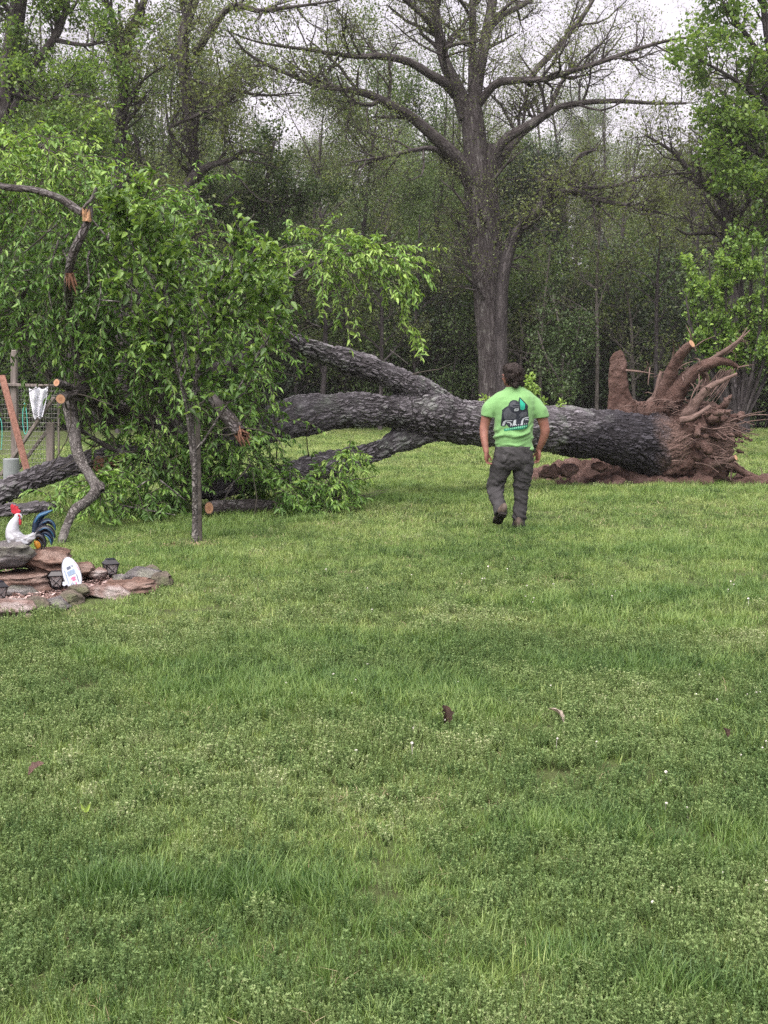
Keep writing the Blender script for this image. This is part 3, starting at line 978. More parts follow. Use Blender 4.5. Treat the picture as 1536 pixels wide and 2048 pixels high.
tF = [L_([(1640, 866, 40), (1630, 600, 36), (1610, 400, 30), (1580, 250, 22), (1540, 100, 16), (1520, -40, 8)], 39), L_([(1610, 400, 20), (1560, 330, 14), (1500, 300, 9), (1440, 280, 4)], 39, dy=-2), L_([(1590, 300, 18), (1530, 210, 12), (1470, 160, 8), (1400, 120, 4)], 39, dy=-2),
      L_([(1615, 450, 16), (1560, 420, 11), (1500, 390, 5)], 39, dy=-2), L_([(1560, 170, 14), (1500, 80, 10), (1450, 10, 5)], 39, dy=-1), L_([(1560, 200, 12), (1590, 60, 10), (1600, -60, 4)], 39)]
gb, gl = grow_tree(tF, None, None, 110, 1.6, 420, .9, 900, .5, 22000, .14, .65, spread=.14, tone=(.55, .2), t1=.3)
tree_thing('maple_tree', 'bright yellow green leafy tree filling the upper right edge', 'tree', gb, gl, MAT['bark_dark'], MAT['leaf_maple'], P(1640, 866, 39) * (1, 1, 0))

BY = 29.0
stems = []
for (px, py, w) in [(1372, 590, 10), (1380, 520, 10), (1418, 510, 10), (1450, 500, 10), (1483, 476, 12), (1505, 490, 10), (1530, 520, 10), (1560, 510, 10), (1590, 540, 9), (1395, 660, 9), (1540, 600, 9), (1500, 560, 10), (1440, 570, 9)]:
    dy = rng.normal() * .4
    stems.append(L_([(1475 + (px - 1475) * .15, 835, w), (1475 + (px - 1475) * .55, 740, w * .8), (1475 + (px - 1475) * .9, (py + 740) / 2 - 10, w * .5), (px, py, 3)], BY, k=10, dy=dy))
gb, gl = grow_tree(stems, None, None, 260, .55, 500, .28, 0, 0, 15000, .085, .7, up=(.25, .2, 0), spread=.05, tone=(.55, .22), t1=.25, leaf_at=2, leaf_down=-.1)
tree_thing('bright_bush', 'bright green young tree with upright shoots behind the upturned roots', 'tree', gb, gl, MAT['bark_dark'], MAT['leaf_bright'], P(1475, 845, BY) * (1, 1, 0))

# small green tree at the wood's edge right of the big trunk
tG = [L_([(1128, 862, 9), (1126, 740, 8), (1118, 650, 6), (1105, 590, 3)], 44.5), L_([(1126, 760, 6), (1150, 690, 5), (1160, 640, 3)], 44.5), L_([(1126, 770, 6), (1095, 720, 5), (1075, 660, 3)], 44.5)]
gb, gl = grow_tree(tG, None, None, 50, .8, 200, .45, 0, 0, 5200, .12, .6, spread=.18, tone=(.45, .2), t1=.2, leaf_at=2)
tree_thing('small_leafy_tree', 'small mid green tree at the wood edge above the shirt and trunk', 'tree', gb, gl, MAT['bark_pale'], MAT['leaf_mid'], P(1128, 862, 44.5) * (1, 1, 0))

# slender stems along the edge of the wood
slim = [(1192, 400, 9, 1), (1162, 640, 8, 1), (1237, 690, 6, 1), (880, 470, 9, 0), (905, 560, 8, 0), (760, 520, 10, 0), (640, 430, 12, 0), (690, 560, 9, 0), (1080, 500, 8, 1), (1310, 450, 10, 0), (1040, 640, 7, 1), (830, 430, 9, 0), (150, 350, 14, 0), (320, 330, 13, 0), (1270, 560, 8, 1), (590, 600, 12, 0), (1390, 420, 10, 0), (450, 420, 10, 0)]
for i, (px, top, w, pale) in enumerate(slim):
    Y = 45.5 + 4.5 * rng.random()
    lean = rng.normal() * 22
    tr = [L_([(px, 862, w), (px + lean * .3 + rng.normal() * 4, 700, w * .85), (px + lean * .6 + rng.normal() * 5, (700 + top) / 2, w * .65), (px + lean, top, w * .3)], Y, k=14)]
    for q in range(3):
        j = rng.integers(4, 11); b = tr[0][j]; sg = rng.choice([-1, 1])
        tr.append(resample([tuple(b[:3]) + (b[3] * .7,), (b[0] + sg * .5, b[1] + rng.normal() * .3, b[2] + .5, b[3] * .45), (b[0] + sg * (1 + .6 * rng.random()), b[1] + rng.normal() * .5, b[2] + .9 + .6 * rng.random(), .006)], 8))
    gb, gl = grow_tree(tr, None, None, 30, 1.2, 120, .7, 300, .4, 900, .11, .65, spread=.16, tone=(.5, .25), t1=.25)
    g_ = 'slender bare trees along the wood edge'
    tree_thing('slender_tree', 'slender pale bare stem at the wood edge right of the big trunk' if pale else 'thin dark nearly leafless tree along the shady wood edge', 'tree', gb, gl,
               MAT['bark_pale' if pale else 'bark_dark'], MAT['leaf_spring'], P(px, 862, Y) * (1, 1, 0), 'pale slender trees' if pale else g_)
# ================================================================== THE FALLEN TREE
ftree = empty('fallen_tree', tuple(P(1330, 962, 20.0) * (1, 1, 0)), 'huge uprooted tree lying on its side with thick grey bark and leafy limbs', 'fallen tree')

trunk_l = resample(pix_line([(1420, 886, 175, 20.3), (1350, 892, 140, 20.1), (1303, 893, 122, 19.9), (1271, 884, 106, 19.7), (1210, 871, 98, 19.4), (1145, 863, 94, 19.1), (1060, 855, 90, 18.6),
                             (947, 846, 84, 17.9), (900, 839, 88, 17.7), (860, 833, 92, 17.5), (820, 828, 80, 17.3)]), 60)
upper_l = resample(pix_line([(905, 830, 70, 17.7), (850, 797, 62, 17.5), (790, 757, 50, 17.2), (735, 735, 50, 17.0), (693, 722, 48, 16.9), (640, 704, 44, 16.7), (595, 690, 40, 16.6), (562, 676, 36, 16.5), (538, 664, 30, 16.4)]), 40)
mid_l = resample(pix_line([(880, 838, 80, 17.6), (820, 828, 74, 17.3), (751, 822, 64, 17.0), (673, 824, 70, 16.7), (615, 828, 80, 16.4), (570, 838, 76, 16.2), (520, 862, 60, 15.9), (460, 885, 48, 15.5), (390, 905, 36, 15.1)]), 44)
low_l = resample(pix_line([(880, 852, 60, 17.6), (830, 868, 54, 17.4), (790, 884, 46, 17.2), (751, 901, 46, 17.0), (673, 925, 45, 16.6), (595, 942, 42, 16.2), (537, 956, 40, 15.9), (440, 975, 34, 15.4), (360, 985, 24, 15.0)]), 44)
bm = bmesh.new()
for a in (trunk_l, upper_l, mid_l, low_l):
    V, Fq, _ = tubes(a[None, :, :3], a[None, :, 3], 24)
    vs = [bm.verts.new(v) for v in V]
    for f in Fq: bm.faces.new([vs[i] for i in f])
    bm.faces.new(vs[:24][::-1]); bm.faces.new(vs[-24:])
bm_ball(bm, P(858, 826, 17.35), (.36, .3, .27)); bm_ball(bm, P(1310, 885, 19.9), (.4, .45, .5)); bm_ball(bm, P(612, 834, 16.35), (.27, .24, .2))
tm = remesh(bm, 0.024, 6, 'trunk')
V = get_co(tm); N = get_no(tm)
V = V + N * (n3(V, 1.6, 3, 3.0) * .05)[:, None]
set_co(tm, V)
bk, wh = bark_coords(tm, [trunk_l, upper_l, mid_l, low_l])
# picture-independent marks: dark wet bark near the roots, reddish soil where the flare was under ground
xr, xw = P(1296, 890, 19.9)[0], P(1150, 862, 19.1)[0]
nz = vnoise(V[:, 0] * 2 + V[:, 2] * 2, V[:, 1] * 2 + V[:, 2], .5, 4, 3) - .5
under = np.clip((1.05 - V[:, 2]) / .35, 0, 1)
wet = np.clip((V[:, 0] - xw + nz * .9 + (under - .45) * .55) / .3, 0, 1)
soil = np.clip((V[:, 0] - xr + nz * .35) / .3, 0, 1)
set_attr(tm, 'wet', wet * (1 - soil * .5)); set_attr(tm, 'soil', soil)
tm.materials.append(MAT['bark_fallen'])
link('trunk', tm, None, ftree)


def bark_tube(name, px, parent, mat='bark_limb', k=None, Y=None, sides=14, wob=.12, cap=None, cap_end=True):
    """a limb as one tube with uneven outline; cap: material of the sawn or broken end"""
    a = resample(pix_line(px, Y), k or 8 * len(px))
    V, Fq, bk = tubes(a[None, :, :3], a[None, :, 3], sides)
    c = np.repeat(a[:, :3], sides, 0)
    f = 1 + wob * np.array([mnoise.fractal(Vector(v * 4.0), 1, 2, 3) for v in V])
    V = c + (V - c) * f[:, None]
    g = Geo().add(V, Fq, bk=bk)
    o = link(name, g.mesh(name, smooth=True, bark=True), MAT[mat], parent)
    ends = []
    for e_, on in ((0, cap is not None), (-1, cap is not None and cap_end)):
        if on: ends.append((V[:sides] if e_ == 0 else V[-sides:]))
    return o, a, ends


# ring-marked sawn wood
m = Mat('sawn_wood')
at = m.attr('bk').outputs['Vector']
sp = m.new('ShaderNodeSeparateXYZ'); m.l.new(at, sp.inputs[0])
rr = m.math('ADD', sp.outputs[0], m.math('MULTIPLY', m.noise(m.obj(), 12, 3), .12))
rings = m.math('SINE', m.math('MULTIPLY', rr, 42.0))
c = m.mix(m.math('MULTIPLY', m.math('ADD', rings, 1.0), .22), (0.40, 0.235, 0.14), (0.27, 0.145, 0.085))
heart = m.ramp(rr, [(0.38, (1, 1, 1)), (0.58, (0, 0, 0))])
c = m.mix(m.math('MULTIPLY', heart, .6), c, (0.24, 0.115, 0.065))
rim = m.ramp(rr, [(0.9, (0, 0, 0)), (0.97, (1, 1, 1))])
c = m.mix(rim, c, (0.06, 0.05, 0.045))
m.color(c); m.bump(rings, .15, .003)
MAT['sawn'] = m.m
MAT['broken_wood'] = simple('splintered_wood', (0.38, 0.235, 0.14), .8, .2, .5, 25, .6)
MAT['broken_red'] = simple('red_splinters', (0.15, 0.08, 0.052), .8, .2, .6, 30, .6)


def sawn_face(name, ring, parent, mat='sawn', outward=.004):
    ring = np.asarray(ring); c = ring.mean(0); n = len(ring)
    nr = nrm(np.cross(ring[0] - c, ring[n // 4] - c))
    g = Geo()
    ks = [1.0, .75, .5, .25]
    V = np.concatenate([c + (ring - c) * k_ for k_ in ks] + [c[None]])
    r = np.concatenate([np.full(n, k_) for k_ in ks] + [[0.0]])
    bkv = np.stack([r, r * 0, r * 0], 1)
    i = np.arange(n); j = (i + 1) % n
    Fq = np.concatenate([np.stack([i + q * n, j + q * n, j + (q + 1) * n, i + (q + 1) * n], 1) for q in range(3)])
    g.add(V, Fq, bk=bkv); g.F.append(np.stack([i + 3 * n, j + 3 * n, np.full(n, 4 * n)], 1)); g.MI.append(np.zeros(n, int))
    o = link(name, g.mesh(name, bark=True), MAT[mat], parent)
    return o


def splinters(name, c, d, r, L, n, parent, mat='broken_wood'):
    """torn end: jagged slivers of fresh wood"""
    g = Geo(); c = np.asarray(c, float); d = nrm(np.asarray(d, float))
    s_ = nrm(np.cross(d, (0.2, 0.5, .8))); b_ = np.cross(d, s_)
    for i in range(n):
        a = rng.random() * 2 * PI; q = r * math.sqrt(rng.random())
        p0 = c + (s_ * math.cos(a) + b_ * math.sin(a)) * q - d * L * .3
        l = L * (.4 + .8 * rng.random()); e = p0 + nrm(d + rng.normal(size=3) * .3) * (l + L * .3)
        V, Fq, _ = tubes(np.stack([p0, (p0 + e) / 2, e])[None], np.array([[.42 * r, .3 * r, .02 * r]]), 4)
        g.add(V, Fq)
    return link(name, g.mesh(name), MAT[mat], parent)


up_end = upper_l[-1]
splinters('broken_end', up_end[:3], upper_l[-1, :3] - upper_l[-3, :3] + np.array((0, 0, .12)), up_end[3], .18, 14, ftree)

# other boughs of the crown, each a part
boughs = [
    ([(400, 752, 30, 14.9), (440, 741, 38, 15.1), (475, 728, 38, 15.5), (520, 700, 36, 16.2)], 'bark_limb'),
    ([(415, 785, 20, 14.6), (438, 812, 26, 14.4), (460, 840, 27, 14.25), (482, 866, 24, 14.1)], 'bark_limb'),
    ([(-10, 368, 12, 13.1), (17, 375, 13, 13.1), (68, 380, 14, 13.1), (118, 396, 15, 13.1), (157, 421, 15, 13.1), (172, 432, 13, 13.1)], 'bark_limb'),
    ([(182, 412, 10, 13.1), (176, 442, 15, 13.1), (161, 475, 18, 13.1), (146, 509, 17, 13.15), (137, 551, 16, 13.3), (138, 600, 16, 13.7), (150, 680, 18, 14.1), (170, 780, 20, 14.4), (230, 850, 24, 14.8)], 'bark_limb'),
    ([(158, 428, 4, 13.05), (170, 412, 6, 13.05), (184, 397, 7, 13.05), (191, 380, 6, 13.05), (198, 366, 3, 13.05)], 'bark_young'),
    ([(113, 765, 16, 13.5), (124, 769, 17, 13.6), (146, 778, 18, 13.9), (190, 800, 20, 14.4), (300, 840, 22, 14.9), (380, 880, 26, 15.1)], 'bark_limb'),
    ([(121, 798, 20, 13.5), (132, 792, 20, 13.7), (150, 786, 18, 13.9)], 'bark_limb'),
    ([(60, 560, 9, 14.4), (40, 620, 10, 14.6), (62, 700, 12, 14.6), (110, 760, 14, 14.6), (170, 800, 16, 14.7)], 'bark_limb'),
    ([(380, 890, 26, 15.0), (320, 780, 18, 14.9), (270, 640, 14, 14.6), (240, 520, 10, 14.4), (220, 400, 6, 14.2)], 'bark_limb'),
    ([(520, 862, 30, 15.9), (500, 760, 20, 15.7), (520, 640, 14, 15.5), (580, 560, 11, 15.3), (650, 520, 9, 15.2), (740, 505, 6, 15.0), (800, 520, 4, 15.0)], 'bark_limb'),
    ([(640, 655, 5, 16.0), (612, 640, 6, 15.9), (600, 600, 7, 15.8), (585, 570, 7, 15.7)], 'bark_young'),
    ([(800, 748, 4, 17.2), (826, 752, 9, 17.3), (838, 745, 5, 17.3)], 'bark_limb'),
    ([(430, 975, 20, 15.2), (330, 930, 16, 14.9), (230, 900, 12, 14.5), (160, 860, 8, 14.2)], 'bark_limb'),
    ([(600, 960, 10, 15.6), (640, 1000, 8, 15.3), (690, 1000, 4, 15.2)], 'bark_limb'),
]
BL = []
for i, (px, mt) in enumerate(boughs):
    cut = i in (5, 6)
    o, a, ends = bark_tube('bough', px, ftree, mt, cap='sawn' if cut else None, cap_end=False)
    BL.append(a)
    if cut:
        sawn_face('sawn_end', ends[0], o)
a = BL[1]; splinters('torn_end', a[-1, :3], a[-1, :3] - a[-4, :3], .06, .16, 12, ftree, 'broken_red')
c = P(176, 436, 13.03); splinters('fresh_break', c, (.12, -.25, .95), .045, .10, 18, ftree)
c = P(140, 556, 13.2); splinters('torn_bark', c, (-.05, .25, -1), .045, .16, 14, ftree, 'broken_red')
# bare snapped twigs
for (x0, y0, x1, y1, w, Y) in [(117, 480, 104, 620, 4, 13.6), (124, 500, 128, 560, 3, 13.6), (177, 545, 160, 590, 4, 13.5), (180, 500, 178, 548, 5, 13.6), (112, 450, 30, 520, 4, 13.6), (185, 440, 240, 500, 4, 13.5), (240, 500, 262, 540, 4, 13.5), (60, 540, 10, 560, 4, 13.6), (200, 600, 320, 610, 3, 13.5), (780, 700, 816, 728, 3, 17.0),
                               (200, 560, 190, 640, 3, 13.4), (470, 960, 440, 1020, 4, 14.4), (500, 930, 450, 980, 4, 14.4), (240, 1010, 350, 1030, 4, 13.6), (320, 960, 370, 1000, 4, 13.6), (560, 995, 620, 990, 6, 15.0), (270, 980, 300, 960, 4, 13.6)]:
    bark_tube('snapped_twig', [(x0, y0, w), ((x0 + x1) / 2 + rng.normal() * 5, (y0 + y1) / 2 + rng.normal() * 4, w * .9), (x1, y1, w * .5)], ftree, 'bark_young', Y=Y, sides=5, k=8)


# ------------------------------------------------------------------ drooping leafy sprays
def ell_pts(n, px, py, rx, ry, Y, ry_depth, shell=.35):
    """points in an ellipsoid about a place, denser towards its skin"""
    c = P(px, py, Y); s_ = Y / F
    d = rvec(n); r = (shell + (1 - shell) * rng.random(n)) ** .6
    return c + d * r[:, None] * np.array((rx * s_, ry_depth, ry * s_))


spray_parts = []   # (points, outward centre)
def cloud(n, px, py, rx, ry, Y, dep, L=.75, tone=.5):
    p = ell_pts(n, px, py, rx, ry, Y, dep); c = P(px, py, Y)
    spray_parts.append((p, nrm(p - c), np.full(n, L), np.full(n, tone)))


cloud(210, 100, 470, 160, 130, 14.6, 1.1, .8, .5)
cloud(150, 60, 330, 130, 55, 14.6, .9, .7, .8)
cloud(190, 90, 610, 140, 90, 14.7, 1.1, .6, .42)
cloud(200, 290, 580, 170, 170, 14.8, 1.1, .8, .55)
cloud(110, 260, 420, 120, 60, 14.6, .8, .7, .62)
cloud(190, 330, 790, 140, 140, 15.0, 1.0, .7, .52)
cloud(90, 310, 940, 100, 75, 14.8, .8, .5, .45)
cloud(130, 450, 680, 100, 120, 15.2, .8, .7, .58)
cloud(90, 470, 850, 70, 90, 15.0, .6, .6, .52)
cloud(100, 540, 985, 90, 42, 15.1, .6, .5, .48)
cloud(80, 650, 980, 50, 40, 15.2, .4, .42, .6)
cloud(80, 430, 950, 100, 60, 15.0, .6, .5, .48)
cloud(70, 600, 512, 110, 36, 15.3, .5, .55, .72)
cloud(24, 520, 580, 60, 40, 15.4, .5, .6, .6)
cloud(34, 715, 505, 60, 20, 15.1, .35, .42, .78)
cloud(22, 780, 520, 30, 18, 15.0, .25, .5, .8)
cloud(26, 195, 850, 40, 60, 14.9, .4, .45, .6)
cloud(9, 120, 985, 40, 12, 14.2, .3, .35, .75)
cloud(22, 165, 740, 40, 50, 14.4, .4, .5, .5)
cloud(40, 280, 1005, 90, 25, 14.0, .5, .4, .45)
cloud(40, 690, 905, 26, 22, 15.6, .3, .4, .75)
cloud(30, 190, 970, 40, 30, 13.3, .3, .4, .72)
Pn = np.concatenate([s_[0] for s_ in spray_parts]); Dn = np.concatenate([s_[1] for s_ in spray_parts])
Ln = np.concatenate([s_[2] for s_ in spray_parts]); Tn = np.concatenate([s_[3] for s_ in spray_parts])
# the hanging strands at the right, one by one
strands = [((690, 560), (695, 640), (702, 700)), ((715, 570), (735, 650), (738, 700)), ((742, 600), (760, 660), (745, 700)), ((790, 570), (812, 610), (822, 660)), ((815, 640), (835, 670), (850, 705)),
           ((800, 540), (830, 570), (838, 600)), ((660, 560), (672, 610), (668, 660)), ((632, 560), (640, 600), (640, 640)), ((770, 510), (800, 505), (822, 520)), ((820, 650), (838, 668), (845, 690)),
           ((690, 480), (715, 468), (740, 490)), ((640, 470), (600, 468), (570, 480)), ((805, 560), (805, 620), (800, 660)), ((730, 540), (780, 560), (800, 590)), ((705, 600), (698, 650), (690, 690))]
k = 7
ln = Ln * (.55 + .8 * rng.random(len(Pn)))
d = nrm(Dn * np.array((.9, .9, .45)) + rng.normal(size=Dn.shape) * .7 + np.array((.1, -.15, .2)))
pts_ = [Pn]
for i in range(k - 1):
    d = nrm(d + np.array((0, 0, -.2)) + rng.normal(size=d.shape) * .16)
    pts_.append(pts_[-1] + d * (ln / (k - 1))[:, None])
SPR = np.stack(pts_, 1)
st = np.stack([resample([tuple(P(x, y, 15.0 + .25 * rng.normal())) + (.01,) for x, y in s_], k)[:, :3] for s_ in strands])
st = np.concatenate([st, st + rng.normal(size=(len(st), 1, 3)) * .06])
SPR = np.concatenate([SPR, st]); Tn = np.concatenate([Tn, np.full(len(st), .85)])
# keep the sawn log, the torn limb and the snapped boughs free of leaves in front of them
def clear(px0, py0, px1, py1, Ymax, k_):
    c0, c1 = P(px0, py1, Ymax - .4), P(px1, py0, Ymax - .4)
    h = (SPR[:, :, 0] > c0[0]) & (SPR[:, :, 0] < c1[0]) & (SPR[:, :, 2] > c0[2]) & (SPR[:, :, 2] < c1[2]) & (SPR[:, :, 1] < Ymax)
    return ~(h.any(1) & (rng.random(len(SPR)) < k_))
kp = clear(396, 975, 545, 1045, 15.3, .95) & clear(410, 800, 492, 872, 14.6, .9) & clear(120, 395, 190, 570, 13.6, .9) & clear(-20, 360, 130, 400, 13.6, .6) & clear(98, 750, 145, 815, 14.0, .95) \
    & clear(600, 690, 760, 880, 17.0, .85) & clear(620, 900, 760, 940, 16.5, .5) & clear(150, 820, 245, 905, 17.0, .75) & clear(410, 735, 470, 760, 15.4, .6) & clear(0, 720, 120, 960, 17, .8)
SPR, Tn = SPR[kp], Tn[kp]
gz = np.maximum(SPR[:, :, 2], .03 + .12 * rng.random((len(SPR), 1)))
SPR[:, :, 2] = gz
RR = np.linspace(.007, .002, k)[None].repeat(len(SPR), 0)
g = Geo(); V, Fq, _ = tubes(SPR, RR, 4); g.add(V, Fq)
# inner twigs that carry them
bp = np.stack([resample(np.column_stack([a[:, :3], a[:, 3]]), 12) for a in BL[:2] + BL[5:] + [mid_l[20:], low_l[20:]]])
tw = shoots(bp[:, :, :3], np.minimum(bp[:, :, 3], .02), 260, 1.2, k=6, angle=.9, up=.02, wig=.25, t0=.1, rmin=.006)
V, Fq, _ = tubes(tw[0], tw[1], 4); g.add(V, Fq)
link('twigs', g.mesh('twigs'), MAT['twig'], ftree, kind='stuff')

nl = 21
n = len(SPR) * nl
w = np.repeat(np.arange(len(SPR)), nl)
t = np.clip(np.tile(np.linspace(.1, 1, nl), len(SPR)) + rng.normal(size=n) * .03, 0, .999) * (k - 1)
i_ = t.astype(int); f = (t - i_)[:, None]
p = SPR[w, i_] * (1 - f) + SPR[w, i_ + 1] * f
T = nrm(SPR[w, i_ + 1] - SPR[w, i_])
sd_ = nrm(np.cross(T, np.array((0, 0, 1.0))) + 1e-6) * np.tile([1, -1], n)[:n, None]
D = nrm(T * .55 + sd_ * (.55 + .3 * rng.normal(size=(n, 1))) + np.array((0, 0, -.38)) + rng.normal(size=(n, 3)) * .38)
p[:, 2] = np.maximum(p[:, 2], .04)
upv = nrm(np.array((0, 0, 1.0)) + rng.normal(size=(n, 3)) * .6)
tn = np.clip(Tn[w] + .06 + .3 * (np.repeat(rng.random(len(SPR)), nl) - .5) + .2 * rng.normal(size=n) * .8, 0, 1)
L = .055 + .06 * rng.random(n) ** 1.3
V, Fq, T_ = leaves6(p, D, upv, L, L * (.28 + .12 * rng.random(n)), tn, .22)
link('crown', Geo().add(V, Fq, T_).mesh('crown'), MAT['leaf_fallen'], ftree, kind='stuff')

# sprout of fresh leaves on the trunk behind the man
sp_c = [L_([(1052, 800, 4), (1056, 775, 3), (1060, 752, 2)], 18.4, k=6), L_([(1056, 800, 4), (1066, 785, 3), (1072, 775, 2)], 18.4, k=6), L_([(1075, 815, 3), (1080, 806, 2), (1084, 800, 2)], 18.6, k=6),
        L_([(1118, 818, 3), (1120, 812, 2), (1121, 806, 2)], 18.8, k=6), L_([(972, 812, 3), (968, 805, 2), (966, 800, 2)], 18.0, k=6)]
for s_, nl_ in ((sp_c[0], 150), (sp_c[1], 110), (sp_c[2], 50), (sp_c[3], 24), (sp_c[4], 40)):
    gb, gl = grow_tree([s_], None, None, 0, 0, 0, 0, 0, 0, nl_, .07, .5, spread=.035, tone=(.8, .15), leaf_at=0, t1=.1)
    o = link('sprout', gb.mesh('sprout', bark=True), MAT['twig'], ftree)
    link('leaves', gl.mesh('leaves'), MAT['leaf_bright'], o, kind='stuff')

# ------------------------------------------------------------------ roots and soil
m = Mat('root_soil')
n1 = m.noise(m.obj(), 3.5, 5, .65); n2 = m.noise(m.obj(), 26, 5, .75); n3_ = m.noise(m.obj(), 9, 4, .6)
c = m.ramp(n1, [(0.3, (0.07, 0.044, 0.037)), (0.5, (0.125, 0.082, 0.07)), (0.72, (0.2, 0.142, 0.125))])
c = m.mix(m.math('MULTIPLY', m.ramp(n2, [(.35, (1, 1, 1)), (.55, (0, 0, 0))]), .75), c, (0.07, 0.038, 0.03))
m.color(c); m.bump(m.math('ADD', n2, m.math('MULTIPLY', n3_, 1.5)), 1.0, .05); m.set(Roughness=.95, Specular_IOR_Level=.1)
MAT['soil'] = m.m
m = Mat('root_bark')
n2 = m.noise(m.mapping(m.attr('bk').outputs['Vector'], (1, 1, .15)), 60, 4, .7)
c = m.ramp(n2, [(.3, (0.07, 0.047, 0.04)), (.7, (0.2, 0.145, 0.127))]); m.color(c); m.bump(n2, .8, .02); m.set(Roughness=.9, Specular_IOR_Level=.1)
MAT['root'] = m.m


def rough(me, a1, s1, a2, s2, sd=0.0):
    V = get_co(me); N = get_no(me)
    set_co(me, V + N * (n3(V, s1, 3, sd) * a1 + n3(V, s2, 3, sd + 9) * a2)[:, None])


# root plate: torn flare, roots running out in all directions and the soil still held between them
bm = bmesh.new()
def pb(px, py, Y, rx, ry, rz): bm_ball(bm, P(px, py, Y), (M(rx, Y), rz, M(ry, Y)))
pb(1352, 884, 20.2, 62, 70, .72); pb(1385, 890, 20.4, 50, 52, .6); pb(1400, 935, 20.0, 58, 24, .5); pb(1345, 925, 20.0, 55, 38, .55); pb(1300, 822, 20.2, 60, 15, .4); pb(1375, 826, 20.4, 40, 16, .4)
for q in range(58):
    an = -1.75 + 3.4 * rng.random()                     # fan towards the right, up and down
    el = rng.normal() * .55
    ln_ = (58 + 52 * rng.random()) * (1.0 if abs(an) < 1.2 else .8)
    x0, y0 = 1355 + 18 * rng.random(), 882 + 26 * rng.normal()
    y1 = y0 + ln_ * .82 * math.sin(an)
    x1 = x0 + ln_ * (.55 + .75 * math.cos(an))
    y1 = min(y1, 958)
    w_ = 9 + 15 * rng.random()
    bm_tube(bm, pix_line([(x0, y0, w_ * 1.5, 20.1), (x0 * .6 + x1 * .4 + 7 * rng.normal(), y0 * .6 + y1 * .4 + 7 * rng.normal(), w_, 20.1 + el * .5), (x0 * .25 + x1 * .75 + 8 * rng.normal(), y0 * .25 + y1 * .75 + 8 * rng.normal(), w_ * .6, 20.1 + el), (x1, y1, w_ * .22, 20.1 + el * 1.2)]), 8, 12)
for q in range(14):
    an = rng.random() * 2 * PI; rr_ = 20 + 55 * rng.random(); pb(1390 + rr_ * .85 * math.cos(an), 888 + rr_ * .85 * math.sin(an), 20.0 + .6 * rng.random(), 5 + 10 * rng.random(), 4 + 8 * rng.random(), .12)
me = remesh(bm, .03, 1, 'root_plate'); rough(me, .09, 2.4, .05, 9, 2.0)
me.materials.append(MAT['soil']); link('root_plate', me, None, ftree)

# the tall pointed buttress
bm = bmesh.new()
sil = [(1214, 845), (1218, 790), (1219, 750), (1221, 716), (1227, 706), (1241, 698), (1249, 708), (1253, 726), (1254, 760), (1257, 782), (1268, 800), (1296, 812), (1300, 845)]
fa = [bm.verts.new(P(x, y, 19.82)) for x, y in sil]; fb = [bm.verts.new(P(x, y, 20.04)) for x, y in sil]
bm.faces.new(fa); bm.faces.new(fb[::-1])
for i in range(len(sil)): bm.faces.new((fa[i], fb[i], fb[(i + 1) % len(sil)], fa[(i + 1) % len(sil)]))
bm_tube(bm, pix_line([(1250, 806, 24, 19.9), (1275, 812, 22, 20.0), (1310, 812, 22, 20.1), (1345, 800, 24, 20.1)]))
me = remesh(bm, .018, 2, 'buttress'); rough(me, .02, 4, .012, 14, 4.0)
me.materials.append(MAT['soil']); link('root', me, None, ftree)

# thick roots, each a part
roots = [
    [(1325, 815, 44, 20.1), (1333, 780, 34, 20.0), (1341, 747, 28, 19.9), (1353, 721, 22, 19.8), (1369, 697, 19, 19.7), (1384, 687, 16, 19.6)],
    [(1325, 840, 46, 20.1), (1338, 806, 42, 20.0), (1363, 768, 34, 19.9), (1392, 741, 27, 19.8), (1418, 729, 22, 19.8), (1440, 724, 18, 19.8), (1462, 728, 13, 19.8), (1478, 736, 8, 19.8)],
    [(1360, 850, 34, 20.0), (1376, 828, 26, 19.7), (1398, 796, 19, 19.6), (1419, 774, 14, 19.5), (1447, 760, 10, 19.5), (1474, 747, 5, 19.5)],
    [(1416, 724, 10, 19.8), (1434, 712, 8, 19.8), (1454, 700, 8, 19.7), (1474, 684, 6, 19.6), (1486, 670, 4, 19.6), (1494, 655, 2, 19.6)],
    [(1440, 712, 6, 19.8), (1462, 700, 6, 19.8), (1482, 678, 4, 19.8), (1500, 660, 2, 19.8)],
    [(1380, 930, 30, 19.9), (1420, 934, 24, 19.7), (1460, 930, 18, 19.6), (1490, 946, 15, 19.6), (1520, 958, 12, 19.6), (1560, 968, 9, 19.6)],
    [(1400, 940, 22, 19.7), (1430, 930, 15, 19.5), (1455, 922, 12, 19.4), (1472, 915, 11, 19.3)],
    [(1405, 790, 16, 20.3), (1412, 760, 14, 20.3), (1404, 740, 12, 20.2), (1396, 735, 8, 20.1)],
    [(1362, 842, 14, 19.5), (1382, 838, 12, 19.4), (1402, 826, 10, 19.4), (1420, 812, 7, 19.5)],
    [(1395, 870, 20, 19.7), (1430, 888, 16, 19.7), (1455, 910, 12, 19.8), (1470, 930, 8, 19.9)],
    [(1390, 840, 22, 20.2), (1430, 838, 18, 20.3), (1460, 845, 12, 20.4), (1480, 862, 8, 20.5)],
    [(1290, 815, 12, 20.2), (1312, 790, 12, 20.2), (1318, 760, 9, 20.2), (1322, 742, 6, 20.2)],
]
